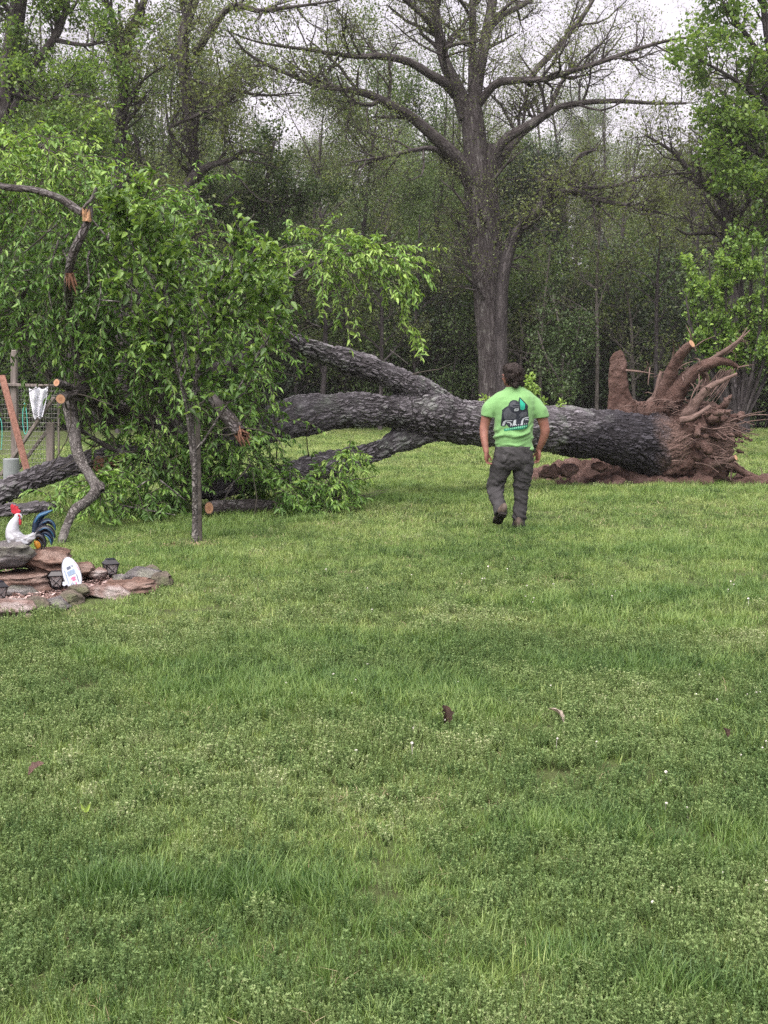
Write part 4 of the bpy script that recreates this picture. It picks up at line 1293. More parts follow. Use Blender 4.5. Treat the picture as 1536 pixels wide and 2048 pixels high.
for i, r in enumerate(roots):
    cut = i in (0, 6)
    a = resample(pix_line(r), 10 * len(r))
    V, Fq, bk = tubes(a[None, :, :3], a[None, :, 3], 16)
    c_ = np.repeat(a[:, :3], 16, 0)
    f = 1 + .38 * np.array([mnoise.fractal(Vector((b[0] * 9, b[1] * 9, b[2] * 1.2)), 1, 2, 3) for b in bk]) + .16 * np.array([mnoise.noise(Vector(v * 9)) for v in V])
    if cut: f[-16:] = 1.0
    o = link('root', Geo().add(c_ + (V - c_) * f[:, None], Fq, bk=bk).mesh('root', smooth=True, bark=True), MAT['soil'] if i in (0, 1, 5) else MAT['root'], ftree)
    if cut:
        sawn_face('cut_end', V[-16:], o, 'broken_wood')
# fine roots
fr, frr = [], []
rk = np.stack([resample(pix_line(r), 14) for r in roots])
side_r = shoots(rk[:, :, :3], rk[:, :, 3], 80, .34, k=8, angle=.8, up=-.06, wig=.5, rr=.28, t0=.1, rmin=.005, rmax=.028)
for q in range(80): fr.append(side_r[0][q]); frr.append(side_r[1][q])
def fine(x0, y0, x1, y1, w, Y, sag=6):
    a = resample(pix_line([(x0, y0, w, Y), ((x0 + x1) / 2 + rng.normal() * 4, (y0 + y1) / 2 - sag * rng.random(), w * .8, Y - .1), (x1, y1, w * .3, Y - .15 + .3 * rng.normal())]), 8)
    fr.append(a[:, :3]); frr.append(a[:, 3])
for q in range(14):
    an = -.35 + 1.1 * rng.random(); l = 40 + 70 * rng.random(); x0, y0 = 1405 + 50 * rng.random(), 825 + 60 * rng.random()
    fine(x0, y0, x0 + l * math.cos(an * .8), y0 + l * math.sin(an) * .55, 2.2 + 2.5 * rng.random(), 20.0, 10)
for q in range(22):
    x0 = 1440 + 30 * rng.random(); fine(x0, 735 + 8 * rng.random(), x0 - 40 - 20 * rng.random(), 775 + 40 * rng.random(), 1.5 + 1.5 * rng.random(), 20.0, -8)
for q in range(46):
    x0 = 1265 + 140 * rng.random(); y0 = 800 + 30 * rng.random(); fine(x0, y0, x0 + rng.normal() * 22, y0 - 18 * rng.random() + 6, 1.5 + 2 * rng.random(), 19.8, 5)
for q in range(18):
    x0 = 1340 + 110 * rng.random(); y0 = 850 + 80 * rng.random(); fine(x0, y0, x0 + 20 + 30 * rng.random(), y0 + rng.normal() * 16, 1.5 + 2.5 * rng.random(), 19.4, 5)
for (x0, y0, x1, y1, w) in [(1252, 741, 1309, 748, 5), (1290, 742, 1292, 722, 3), (1345, 716, 1345, 676, 4), (1384, 688, 1372, 650, 4), (1388, 696, 1430, 672, 3), (1356, 738, 1386, 722, 3), (1404, 760, 1378, 812, 3.5), (1398, 748, 1392, 790, 3),
                            (1476, 735, 1508, 730, 4), (1408, 839, 1470, 884, 4), (1440, 842, 1500, 872, 4), (1462, 842, 1530, 822, 4), (1470, 850, 1540, 838, 3), (1460, 905, 1472, 880, 3), (1165, 905, 1158, 925, 3), (1300, 735, 1296, 770, 3)]:
    fine(x0, y0, x1, y1, w, 19.7, 3)
V, Fq, bk = tubes(np.stack(fr), np.stack(frr), 5)
link('fine_roots', Geo().add(V, Fq, bk=bk).mesh('fine_roots', bark=True), MAT['root'], ftree, kind='stuff')

# mound of thrown up soil under the trunk
bm = bmesh.new()
def gb_(px, py, rx, rz, h):
    c_ = G(px, py); bm_ball(bm, (c_[0], c_[1], 0), (rx, rz, h))
for (px, py, rx, ry, h) in [(1090, 958, .28, .3, .20), (1122, 962, .3, .35, .28), (1165, 962, .45, .45, .36), (1215, 962, .55, .5, .38), (1270, 964, .55, .5, .30), (1320, 966, .55, .4, .2), (1380, 966, .6, .35, .14), (1440, 966, .5, .3, .13), (1500, 968, .5, .3, .12), (1550, 968, .4, .25, .12), (1070, 962, .2, .2, .14)]:
    gb_(px, py, rx, ry, h)
for q in range(40):
    gb_(1075 + 470 * rng.random(), 958 + 14 * rng.random(), .08 + .12 * rng.random(), .1 + .1 * rng.random(), .05 + .12 * rng.random())
me = remesh(bm, .03, 1, 'soil_mound'); rough(me, .10, 2.5, .08, 7, 6.0)
me.materials.append(MAT['soil']); mo = link('soil_mound', me, None, kind='stuff')
tag(mo, 'loose reddish soil heaped on the grass under the upturned roots', 'soil')
cl = [(1100, 945, .16), (1138, 940, .15), (1200, 935, .13)]
for (px, py, r) in cl:
    bm = bmesh.new(); bm_ball(bm, P(px, py, 19.3), (r, r * .8, r * .7)); me = remesh(bm, .02, 0, 'clod'); rough(me, .06, 5, .03, 14, px)
    me.materials.append(MAT['soil'])
    link('clod', me, None, mo)

# ------------------------------------------------------------------ separate fallen limbs on the left
llog = empty('fallen_limb', tuple(P(60, 1000, 14.4) * (1, 1, 0)), 'thick dark fallen limb propped off the ground above the rooster', 'limb')
o, a, e = bark_tube('limb', [(-60, 1012, 46, 14.3), (0, 986, 45, 14.4), (52, 963, 42, 14.5), (117, 940, 42, 14.6), (156, 928, 38, 14.7), (195, 914, 30, 14.8), (232, 905, 25, 14.9), (300, 896, 22, 15.0)], llog, 'bark_fallen', sides=28, k=80, wob=.1)
c = P(205, 930, 14.6); splinters('torn_end', c, (.9, -.2, -.3), .07, .28, 14, llog, 'broken_red')
bl = empty('leaning_branch', tuple(G(120, 1092)), 'pale lichened crooked branch leaning from the limb down to the grass', 'branch')
bark_tube('branch', [(140, 800, 30, 14.2), (146, 847, 26, 14.0), (154, 901, 23, 13.6), (166, 930, 22, 13.3), (180, 952, 22, 13.0), (193, 978, 23, 12.7), (176, 1000, 20, 12.4), (150, 1020, 20, 12.2), (134, 1050, 17, 12.0), (121, 1092, 15, 11.75)], bl, 'bark_young', sides=14, k=90, wob=.25)
bark_tube('stub', [(190, 975, 12, 12.7), (201, 970, 14, 12.6), (205, 982, 10, 12.5)], bl, 'bark_young', sides=10, k=10)
gl_ = empty('ground_log', tuple(P(40, 1020, 14.0) * (1, 1, 0)), 'dark log lying in the grass right behind the rooster head', 'log')
bark_tube('log', [(-60, 1026, 24, 14.0), (0, 1022, 24, 14.0), (60, 1016, 22, 14.05), (112, 1012, 18, 14.1)], gl_, 'bark_fallen', sides=20, k=40)
lg = empty('sawn_log', tuple(G(448, 1034)), 'sawn log with round orange cut face lying right of the young tree', 'log')
o, a, e = bark_tube('log_body', [(418, 1016, 26, 14.35), (440, 1015, 31, 14.5), (470, 1015, 32, 14.7), (510, 1014, 31, 14.95), (545, 1014, 26, 15.2)], lg, 'bark_limb', sides=24, k=40, cap='sawn', cap_end=False, wob=.1)
sawn_face('sawn_face', e[0], lg)
# ================================================================== YOUNG TREE WITH ITS STAKE
YY = 11.8
yt = [L_([(390, 1092, 17), (390, 1060, 14), (390, 1000, 13), (389, 940, 13), (387, 890, 12), (384, 850, 10), (388, 790, 11), (398, 730, 9), (412, 670, 8), (430, 600, 6), (450, 540, 5), (476, 490, 4), (498, 440, 2)], YY, k=44),
      L_([(384, 930, 7), (379, 870, 7), (373, 820, 6), (362, 770, 5), (345, 690, 5), (320, 600, 4), (300, 500, 3.5), (285, 420, 3), (278, 370, 2)], YY, dy=-.3),
      L_([(391, 900, 6), (410, 878, 5.5), (440, 830, 5), (475, 780, 4.5), (510, 720, 4), (545, 660, 3), (562, 625, 2)], YY, dy=-.4),
      L_([(386, 860, 6), (372, 790, 5), (340, 720, 4), (290, 660, 3.5), (250, 600, 3), (222, 560, 2)], YY, dy=-.3),
      L_([(390, 780, 5), (370, 690, 4.5), (350, 600, 4), (352, 520, 3), (365, 470, 2)], YY, dy=.3),
      L_([(400, 720, 5), (440, 650, 4.5), (500, 600, 3.5), (560, 590, 2)], YY, dy=.2),
      L_([(418, 650, 4.5), (470, 580, 4), (510, 520, 3), (540, 500, 2)], YY, dy=-.2),
      L_([(312, 560, 4), (270, 500, 3), (240, 430, 2.5), (230, 380, 2)], YY, dy=-.2),
      L_([(330, 640, 4), (280, 590, 3.5), (235, 520, 2.5), (210, 470, 2)], YY, dy=.1),
      L_([(345, 690, 4), (330, 600, 3.5), (322, 520, 3), (335, 440, 2)], YY, dy=-.1)]
gb, gl0 = grow_tree(yt[:1] + yt[1:], None, None, 70, .34, 0, 0, 0, 0, 0, .1, up=(.35, .1, 0), t1=.3, k0=16)
# broad leaves in upright rosettes along the shoots
kk = np.stack([resample(a, 16) for a in yt])
sh = shoots(kk[:, :, :3], kk[:, :, 3], 170, .38, k=5, angle=.85, up=.2, wig=.15, t0=.38, rmin=.004)
gbt = Geo(); V, Fq, bk_ = tubes(sh[0], sh[1], 4); gb.add(V, Fq, bk=bk_)
Pq = np.concatenate([sh[0], np.stack([resample(np.column_stack([a[len(a) // 2:, :3], a[len(a) // 2:, 3]]), 5)[:, :3] for a in yt])])
p, T, r, w, t = sample_on(Pq, np.full(Pq.shape[:2], .01), 2700, .1, 1)
sd_ = rvec(len(p)); D = nrm(T * .4 + sd_ * 1.0 + np.array((0, 0, -.1)))
p = p + rng.normal(size=p.shape) * .035
keep = p[:, 2] > 1.25
p, D, T = p[keep], D[keep], T[keep]; n = len(p)
L = .07 + .045 * rng.random(n)
gl = Geo(); V, Fq, T_ = leaves6(p, D, nrm(np.array((0, 0, 1.0)) + rvec(n) * .5), L, L * .5, np.clip(.56 + .24 * rng.normal(size=n) + .1 * (p[:, 2] - 2.2), 0, 1), .2); gl.add(V, Fq, T_)
ytree = tree_thing('young_tree', 'slim young tree with broad leaves standing alone on the lawn', 'tree', gb, gl, MAT['bark_young'], MAT['leaf_young'], G(390, 1092))
# stake, bevelled split timber
MAT['grey_wood'] = simple('grey_wood', (0.16, 0.145, 0.135), .9, .15, .45, 14, .5)
m = Mat('weathered_timber'); tcv = m.obj(); n_ = m.noise(m.mapping(tcv, (30, 30, 2.2)), 1.0, 5, .65); m.color(m.ramp(n_, [(.3, (0.09, 0.078, 0.07)), (.7, (0.23, 0.205, 0.19))])); m.bump(n_, .5, .01); m.set(Roughness=.9, Specular_IOR_Level=.15)
MAT['timber'] = m.m
m = Mat('red_timber'); tcv = m.obj(); n_ = m.noise(m.mapping(tcv, (30, 30, 2.2)), 1.0, 5, .65); m.color(m.ramp(n_, [(.3, (0.15, 0.075, 0.055)), (.7, (0.29, 0.16, 0.125))])); m.bump(n_, .5, .01); m.set(Roughness=.9, Specular_IOR_Level=.15)
MAT['red_timber'] = m.m


def plank(name, a, b, w, t, mat, parent=None, twist=0.0):
    """a sawn timber from a to b with softened edges and slightly uneven faces"""
    a, b = Vector(a), Vector(b); d = b - a; L = d.length
    bm = bmesh.new()
    bmesh.ops.create_cube(bm, size=1, matrix=Matrix.Diagonal((w, t, L, 1)))
    bmesh.ops.bevel(bm, geom=bm.edges[:], offset=min(w, t) * .12, segments=1, affect='EDGES')
    q = d.to_track_quat('Z', 'Y').to_matrix().to_4x4()
    bm.transform(Matrix.Translation((a + b) / 2) @ q @ Matrix.Rotation(twist, 4, 'Z'))
    me = bpy.data.meshes.new(name); bm.to_mesh(me); bm.free()
    return link(name, me, MAT[mat], parent)


MAT['stake_wood'] = simple('stake_wood', (.085, .078, .07), .9, .15, .45, 14, .5)
stk = plank('tree_stake', G(397, 1088) + np.array((0, .1, -.1)), P(395, 822, YY + .12), .045, .04, 'stake_wood')
tag(stk, 'grey wooden stake upright behind the young tree trunk', 'stake')
# ring of dry mulch at its foot
c0 = G(380, 1092)
mp = np.stack([c0[0] + rng.normal(size=420) * .14, c0[1] + rng.normal(size=420) * .09, .012 + .02 * rng.random(420)], 1)
g = Geo(); V, Fq, T_ = leaves4(mp, rvec(420) * (1, 1, .2), np.tile((0, 0, 1.0), (420, 1)) + rvec(420) * .3, .03 + .03 * rng.random(420), .008 + .006 * rng.random(420), rng.random(420)); g.add(V, Fq, T_)
MAT['dry_mulch'] = leafmat('dry_mulch', [(0, (.12, .09, .06)), (1, (.35, .28, .19))], .1, .9, .1)
tag(link('straw_mulch', g.mesh('straw_mulch'), MAT['dry_mulch'], kind='stuff'), 'dry chips scattered round the foot of the young tree', 'mulch')
# ================================================================== THE MAN (seen from behind, mid-stride)
MY = 12.97
person = empty('person', tuple(G(1018, 1062)), 'man in lime green shirt and dark grey trousers walking away, head turned left', 'person')


def Q(px, py, dy=0.0):
    return P(px, py, MY + dy)


def line(pts):
    """[(px,py,dy,radius m)]"""
    return [tuple(Q(p[0], p[1], p[2])) + (p[3],) for p in pts]


def hand(bm, wrist, side, curl):
    """palm, four fingers of unequal length bent at the knuckles, and a thumb leaving the side of the palm"""
    w = np.array(wrist); s_ = side
    # arm hangs; palm faces inwards/back, fingers point down and curl
    dn = np.array((-.04 * s_, .10, -1.0)); dn /= np.linalg.norm(dn)
    wide = np.array((.35 * s_, -.93, 0.0)); wide -= wide @ dn * dn; wide /= np.linalg.norm(wide)   # thumb side is forward, so fingers fan to the back
    pal = np.cross(dn, wide)
    if pal[0] * s_ > 0: pal = -pal                     # towards the thigh
    for q in range(3):
        o_ = wide * (-.026 + .026 * q)
        bm_tube(bm, [tuple(w + o_ * .6) + (.021,), tuple(w + dn * .05 + o_) + (.0195,), tuple(w + dn * .095 + o_) + (.016,)], 8, 8)
    for q, (l, r) in enumerate(((.072, .0088), (.08, .0092), (.074, .0088), (.058, .0078))):
        b = w + dn * .092 + wide * (-.033 + .0235 * q)
        k1 = nrm(dn + pal * .35 * curl); k2 = nrm(dn * .55 + pal * .9 * curl); k3 = nrm(dn * .05 + pal * 1.0 * curl - dn * .3 * (curl - .6))
        p1 = b + k1 * l * .45; p2 = p1 + k2 * l * .33; p3 = p2 + k3 * l * .27
        bm_tube(bm, [tuple(b - dn * .02) + (r,), tuple(b) + (r * 1.05,), tuple(p1) + (r,), tuple(p2) + (r * .92,), tuple(p3) + (r * .75,)], 8, 14)
    tb = w + dn * .03 - wide * .034
    t1 = nrm(dn * .75 - wide * .55 + pal * .35); t2 = nrm(dn + pal * .55)
    bm_tube(bm, [tuple(tb) + (.014,), tuple(tb + t1 * .042) + (.0115,), tuple(tb + t1 * .042 + t2 * .034) + (.0098,), tuple(tb + t1 * .042 + t2 * .056) + (.0075,)], 8, 12)


bm = bmesh.new()
# torso, pelvis and legs under the clothes
loft(bm, [(Q(1026, y)[0], MY + d, Q(1026, y)[2], rx, ry) for (y, d, rx, ry) in [(935, .0, .10, .08), (900, 0, .155, .10), (860, 0, .165, .11), (820, 0, .185, .115), (797, .01, .17, .095), (784, .02, .095, .07), (773, .03, .065, .062)]], 24)
bm_tube(bm, line([(1027, 785, .03, .062), (1027, 772, .025, .060), (1026, 758, .02, .058)]), 14)
# head: skull, face to the left and away
hc = Q(1023, 752, .03)
turn = Matrix.Rotation(math.radians(42), 3, 'Z')        # facing away (+Y), turned to the left
def hp(x, y, z): return tuple(np.array(hc) + np.array(turn @ Vector((x, y, z))))
bm_ball(bm, hp(0, -.012, .025), (.077, .097, .09), turn)
bm_ball(bm, hp(0, .035, -.04), (.06, .064, .075), turn)
bm_ball(bm, hp(0, .06, -.082), (.034, .03, .028), turn)         # chin
bm_ball(bm, hp(0, .103, -.022), (.0125, .02, .026), turn)       # nose
bm_ball(bm, hp(0, .095, .012), (.05, .016, .013), turn)         # brow
for s_ in (-1, 1):
    bm_ball(bm, hp(s_ * .036, .072, -.03), (.024, .026, .022), turn)   # cheek
    bm_ball(bm, hp(s_ * .077, -.002, -.02), (.011, .02, .034), turn)   # ear
    bm_ball(bm, hp(s_ * .03, .085, -.002), (.012, .01, .009), turn)    # eye
bm_ball(bm, hp(0, .094, -.056), (.024, .012, .006), turn)       # mouth
# arms
bm_tube(bm, line([(988, 806, .02, .052), (976, 825, .02, .060), (970, 848, .02, .052), (968, 862, .01, .049), (969, 880, -.03, .041), (972, 900, -.06, .032), (973, 906, -.065, .029)]), 14)
bm_tube(bm, line([(1068, 808, .02, .054), (1081, 828, .02, .063), (1088, 850, .02, .054), (1090, 864, .02, .050), (1085, 882, .05, .042), (1078, 898, .09, .032), (1077, 903, .095, .029)]), 14)
hand(bm, Q(973, 903, -.06), -1, 1.15)
hand(bm, Q(1077, 900, .09), 1, .75)
# legs
LL = [(1008, 905, 0, .075), (1001, 940, .03, .07), (992, 970, .07, .052), (991, 984, .04, .05), (995, 1005, -.1, .046), (1000, 1024, -.24, .038)]
RL = [(1046, 905, 0, .075), (1044, 940, .02, .07), (1042, 980, .05, .052), (1041, 1010, .05, .048), (1038, 1045, .05, .038), (1037, 1056, .05, .036)]
bm_tube(bm, line(LL), 14); bm_tube(bm, line(RL), 14)
body = remesh(bm, .0062, 2, 'body')
m = Mat('skin'); n_ = m.noise(m.obj(), 18, 4); m.color(m.ramp(n_, [(.3, (.17, .075, .055)), (.7, (.26, .125, .095))])); m.set(Roughness=.55, Specular_IOR_Level=.35, Subsurface_Weight=.05)
body.materials.append(m.m)
link('body', body, None, person)

# hair: full, slightly tousled, to the nape
bm = bmesh.new()
bm_ball(bm, hp(0, -.03, .045), (.094, .104, .092), turn)
bm_ball(bm, hp(0, -.062, -.015), (.082, .075, .085), turn)
bm_ball(bm, hp(0, -.068, -.072), (.066, .05, .042), turn)
bm_ball(bm, hp(0, .04, .082), (.075, .05, .045), turn)
for a_ in range(26):
    q_ = rvec(1)[0]; bm_ball(bm, hp(q_[0] * .086, -.04 + q_[1] * .085, .02 + q_[2] * .092), (.022, .022, .026), turn, 2)
bm_ball(bm, hp(.045, -.085, -.085), (.04, .035, .03), turn); bm_ball(bm, hp(-.035, -.085, -.085), (.04, .035, .03), turn)
for s_ in (-1, 1): bm_ball(bm, hp(s_ * .068, -.03, -.01), (.034, .056, .072), turn)
hm = remesh(bm, .007, 2, 'hair')
V = get_co(hm); N = get_no(hm)
st_ = np.array([mnoise.fractal(Vector((v[0] * 55, v[1] * 55, v[2] * 16)), 1, 2, 3) for v in V]); lo_ = n3(V, 14, 3, 5.0)
set_co(hm, V + N * (st_ * .010 + lo_ * .014)[:, None])
# loose strands lying over it
vi = rng.choice(len(V), 1500); Vh = get_co(hm)[vi]; Nh = get_no(hm)[vi]
fl_ = np.array((0, 0, -1.0)) + rng.normal(size=(1500, 3)) * .45
d_ = nrm(fl_ - np.sum(fl_ * Nh, 1, keepdims=True) * Nh * .9)
ls_ = .03 + .035 * rng.random(1500)
ps_ = [Vh - Nh * .004]
for q in range(4):
    d_ = nrm(d_ + rng.normal(size=d_.shape) * .22 - Nh * .10 * (q - .6)); ps_.append(ps_[-1] + d_ * (ls_ / 4)[:, None])
Vs_, Fs_, _ = tubes(np.stack(ps_, 1), np.linspace(.0042, .0008, 5)[None].repeat(1500, 0), 3)
m = Mat('hair'); n_ = m.noise(m.mapping(m.obj(), (60, 60, 12)), 2.0, 4, .7); m.color(m.ramp(n_, [(.35, (.010, .007, .006)), (.75, (.038, .027, .023))])); m.bump(n_, .8, .01); m.set(Roughness=.6, Specular_IOR_Level=.25)
hm.materials.append(m.m); ho_ = link('hair', hm, None, person)
link('strands', Geo().add(Vs_, Fs_).mesh('strands', smooth=True), m.m, ho_, kind='stuff')

# shirt
bm = bmesh.new()
def rg(xa, xb, y, d, ry):
    A, B_ = Q(xa, y), Q(xb, y); return ((A[0] + B_[0]) / 2, MY + d, A[2], (B_[0] - A[0]) / 2, ry)
loft(bm, [rg(989, 1066, 899, 0, .135), rg(988, 1067, 890, 0, .14), rg(988, 1067, 875, 0, .142), rg(989, 1067, 860, 0, .14), rg(988, 1069, 845, 0, .14), rg(986, 1071, 830, 0, .142), rg(983, 1074, 815, 0, .14),
          rg(982, 1075, 803, .005, .13), rg(985, 1072, 794, .01, .118), rg(994, 1062, 785, .018, .10), rg(1008, 1048, 777, .022, .08), rg(1012, 1043, 773, .025, .074)], 32)
def sleeve(pts):
    bm_tube(bm, line(pts), 20)
sleeve([(1001, 799, .015, .070), (989, 808, .015, .078), (982, 818, .015, .084), (978, 828, .015, .081), (976.5, 834, .015, .082)])
sleeve([(1056, 799, .015, .070), (1068, 808, .015, .080), (1075, 818, .015, .087), (1080, 829, .015, .084), (1081.5, 836, .015, .085)])
sm_ = remesh(bm, .0085, 3, 'shirt')
V = get_co(sm_); N = get_no(sm_)
zz = V[:, 2]; xx = V[:, 0] - person.location.x
z0 = Q(1026, 899)[2]
low = np.clip(1 - (zz - z0) / .32, 0, 1)
u = zz * 1.0 - xx * .22 + .02 * np.sin(xx * 14)
f = n3(np.stack([xx * 2.0, V[:, 1] * 3, u * 15], 1), 1.0, 3, 2.0)
f2 = n3(np.stack([xx * 4 + zz * 2, V[:, 1] * 4, zz * 4 - xx * 3], 1), 1.0, 3, 7.0)
ridg = np.sin(u * 62 + 3.2 * f2) * np.clip(f + .35, 0, 1)
d_ = low ** .8 * (.030 * ridg + .016 * f) + .018 * f2
# pulls from the armpits
set_co(sm_, V + N * d_[:, None])
m = Mat('shirt_cloth'); n_ = m.noise(m.obj(), 12, 4); n2 = m.noise(m.obj(), 220, 3)
m.color(m.ramp(n_, [(.25, (.13, .275, .10)), (.75, (.16, .325, .125))])); m.bump(m.math('ADD', n_, m.math('MULTIPLY', n2, .25)), .25, .01); m.set(Roughness=.85, Specular_IOR_Level=.2, Sheen_Weight=.2)
sm_.materials.append(m.m)
shirt = link('shirt', sm_, None, person)

# trousers
bm = bmesh.new()
loft(bm, [rg(996, 1060, 940, .0, .10), rg(991, 1065, 932, .0, .13), rg(990, 1066, 918, -.005, .15), rg(989, 1066, 903, 0, .145), rg(991, 1064, 893, 0, .13)], 28)
bm_tube(bm, line([(1010, 905, 0, .115), (1004, 930, .02, .116), (998, 948, .04, .108), (992, 964, .065, .100), (991, 978, .06, .092), (993, 992, -.02, .079), (997, 1008, -.12, .074), (1000, 1022, -.22, .070), (1001, 1028, -.25, .070)]), 20)
bm_tube(bm, line([(1046, 905, 0, .115), (1046, 930, .01, .116), (1045, 950, .03, .106), (1043, 970, .04, .094), (1042, 985, .05, .081), (1041, 1005, .05, .077), (1039, 1030, .05, .073), (1038, 1048, .05, .074), (1038, 1053, .05, .076)]), 20)
tr_ = remesh(bm, .0085, 3, 'trousers')
V = get_co(tr_); N = get_no(tr_)
zz = V[:, 2]; xx = V[:, 0] - person.location.x
f = n3(np.stack([xx * 6, V[:, 1] * 6, zz * 13 + xx * 5], 1), 1, 3, 1.0); f2 = n3(V, 9, 3, 8.0)
leg = np.where(xx < .0, 1.0, 0.0)
kz = np.exp(-((zz - .47) / .1) ** 2) + np.exp(-((zz - .12) / .09) ** 2) + .6 * np.exp(-((zz - .78) / .07) ** 2)
wr = np.sin((zz + xx * .5 * (1 - 2 * leg)) * 85 + 4 * f2)
set_co(tr_, V + N * (.012 * f + .006 * f2 + .010 * kz * wr * np.clip(f + .5, 0, 1))[:, None])
m = Mat('trouser_cloth'); n_ = m.noise(m.obj(), 9, 5, .6); n2 = m.noise(m.obj(), 180, 3)
# the calf of the trailing leg is worn paler
sp = m.new('ShaderNodeSeparateXYZ'); m.l.new(m.obj(), sp.inputs[0])
m.color(m.ramp(n_, [(.3, (.028, .028, .029)), (.72, (.052, .052, .054))])); m.bump(m.math('ADD', n_, m.math('MULTIPLY', n2, .2)), .3, .01); m.set(Roughness=.85, Specular_IOR_Level=.2)
tr_.materials.append(m.m); trs = link('trousers', tr_, None, person)
# hip pockets: stitched patches lying on the cloth
bvh_t = BVHTree.FromPolygons([Vector(v) for v in get_co(tr_)], [tuple(p.vertices) for p in tr_.polygons])
bvh_s = BVHTree.FromPolygons([Vector(v) for v in get_co(sm_)], [tuple(p.vertices) for p in sm_.polygons])


def patch(name, poly, bvh, mat, parent, off, cuts=2, Yq=MY):
    """flat print or patch: polygon in photo pixels, laid on the back of the cloth"""
    bm = bmesh.new()
    vs = [bm.verts.new(P(x, y, MY - .14)) for x, y in poly]
    bm.faces.new(vs); bmesh.ops.triangulate(bm, faces=bm.faces[:])
    for _ in range(cuts): bmesh.ops.subdivide_edges(bm, edges=[e for e in bm.edges if e.calc_length() > .012], cuts=1); bmesh.ops.triangulate(bm, faces=bm.faces[:])
    for v in bm.verts:
        h = bvh.ray_cast(Vector((v.co.x, MY - 1, v.co.z)), Vector((0, 1, 0)))
        if h[0] is not None: v.co = h[0] + h[1] * off if h[1].y < 0 else h[0] - h[1] * off
        else: v.co.y = MY - .1
    bmesh.ops.recalc_face_normals(bm, faces=bm.faces)
    me = bpy.data.meshes.new(name); bm.to_mesh(me); bm.free()
    me.polygons.foreach_set('use_smooth', np.ones(len(me.polygons), bool))
    return link(name, me, mat, parent)


pk = simple('pocket_cloth', (.046, .046, .048), .85, .2, .3, 30, .3)
patch('pocket', [(995, 907), (1013, 910), (1012, 922), (1003, 926), (994, 920)], bvh_t, pk, trs, .005)
patch('pocket', [(1040, 911), (1060, 911), (1060, 924), (1050, 929), (1040, 924)], bvh_t, pk, trs, .005)


# print on the back of the shirt (zoomed-pixel drawing -> photo pixels)
def zp(pts): return [(980 + x / 17.07, 790 + y / 17.07) for x, y in pts]
def ink(name, c): return simple(name, c, .8, .2, .2, 60)
I_dark, I_mid, I_lt = ink('navy_ink', (.016, .02, .028)), ink('grey_ink', (.05, .056, .066)), ink('pale_ink', (.32, .36, .38))
I_teal, I_green, I_gp = ink('teal_ink', (.02, .30, .20)), ink('deep_green_ink', (.012, .13, .075)), ink('mint_ink', (.14, .42, .26))
prints = [
    ('ape_outline', [(380, 1050), (430, 960), (445, 870), (425, 760), (415, 660), (435, 560), (420, 520), (520, 430), (630, 370), (660, 280), (720, 205), (815, 172), (905, 182), (975, 225), (1012, 290), (1040, 420), (1040, 500), (1120, 540), (1220, 500), (1285, 440), (1305, 540), (1310, 700), (1345, 760), (1340, 900), (1290, 1050), (1180, 1075), (900, 1105), (690, 1115), (640, 1080), (560, 990), (540, 1070), (470, 1075)], I_dark, .002),
    ('ape_back', [(470, 600), (540, 480), (640, 420), (700, 520), (760, 600), (900, 640), (880, 800), (700, 840), (560, 860), (490, 800)], I_mid, .0035),
    ('ape_shoulder', [(1060, 600), (1240, 560), (1290, 680), (1200, 760), (1060, 760), (980, 700)], I_mid, .0035),
    ('ape_brow', [(690, 300), (740, 240), (820, 215), (900, 240), (840, 262), (830, 300), (1000, 318), (1000, 345), (880, 345), (780, 330), (770, 400), (690, 400)], I_mid, .0035),
    ('ape_cheek', [(760, 380), (860, 395), (1000, 380), (1000, 430), (880, 430), (790, 440)], I_mid, .0035),
    ('teeth', [(815, 520), (840, 462), (970, 455), (985, 480), (960, 540), (850, 552)], I_lt, .0045),
    ('mouth', [(850, 505), (880, 490), (945, 490), (930, 512), (870, 520)], I_dark, .0055),
    ('tree_outline', [(1015, 80), (1060, 100), (1300, 360), (1300, 440), (1230, 500), (1120, 540), (1020, 505), (1010, 300), (975, 205)], I_dark, .0028),
    ('tree_emblem', [(1032, 130), (1200, 310), (1170, 420), (1190, 480), (1110, 515), (1035, 495), (1022, 300)], I_teal, .0042),
    ('letter', [(430, 1045), (470, 900), (540, 862), (760, 862), (775, 885), (600, 890), (545, 915), (505, 1045)], I_lt, .0045),
    ('letter', [(570, 930), (620, 905), (700, 930), (755, 985), (740, 1045), (700, 1040), (705, 985), (650, 950), (600, 950)], I_lt, .0045),
    ('letter', [(820, 860), (900, 838), (850, 1000), (905, 990), (890, 1030), (770, 1045)], I_lt, .0045),
    ('letter', [(1040, 1040), (1075, 880), (1110, 810), (1200, 760), (1330, 740), (1330, 775), (1200, 800), (1145, 850), (1105, 1030)], I_lt, .0045),
    ('letter', [(1180, 850), (1230, 812), (1310, 815), (1330, 855), (1300, 870), (1270, 845), (1200, 860)], I_lt, .0045),
    ('swoosh', [(980, 830), (1040, 740), (1160, 690), (1290, 660), (1290, 690), (1120, 740), (1040, 800)], I_mid, .0045),
    ('ribbon', [(490, 1160), (640, 1130), (1290, 1015), (1285, 1110), (1210, 1150), (800, 1200), (500, 1235)], I_green, .004),
]
for q in range(11):
    x0 = 545 + q * 66; y0 = 1165 - q * 10.5
    prints.append(('ribbon_letter', [(x0, y0 + 35), (x0 + 10, y0 - 12), (x0 + 42, y0 - 18), (x0 + 36, y0 + 28)], I_gp, .0055))
for q in range(9):
    x0 = 700 + q * 66; y0 = 1075 - q * 9
    prints.append(('small_letter', [(x0, y0), (x0 + 10, y0 - 36), (x0 + 34, y0 - 40), (x0 + 24, y0 - 4)], I_lt, .0055))
art = None
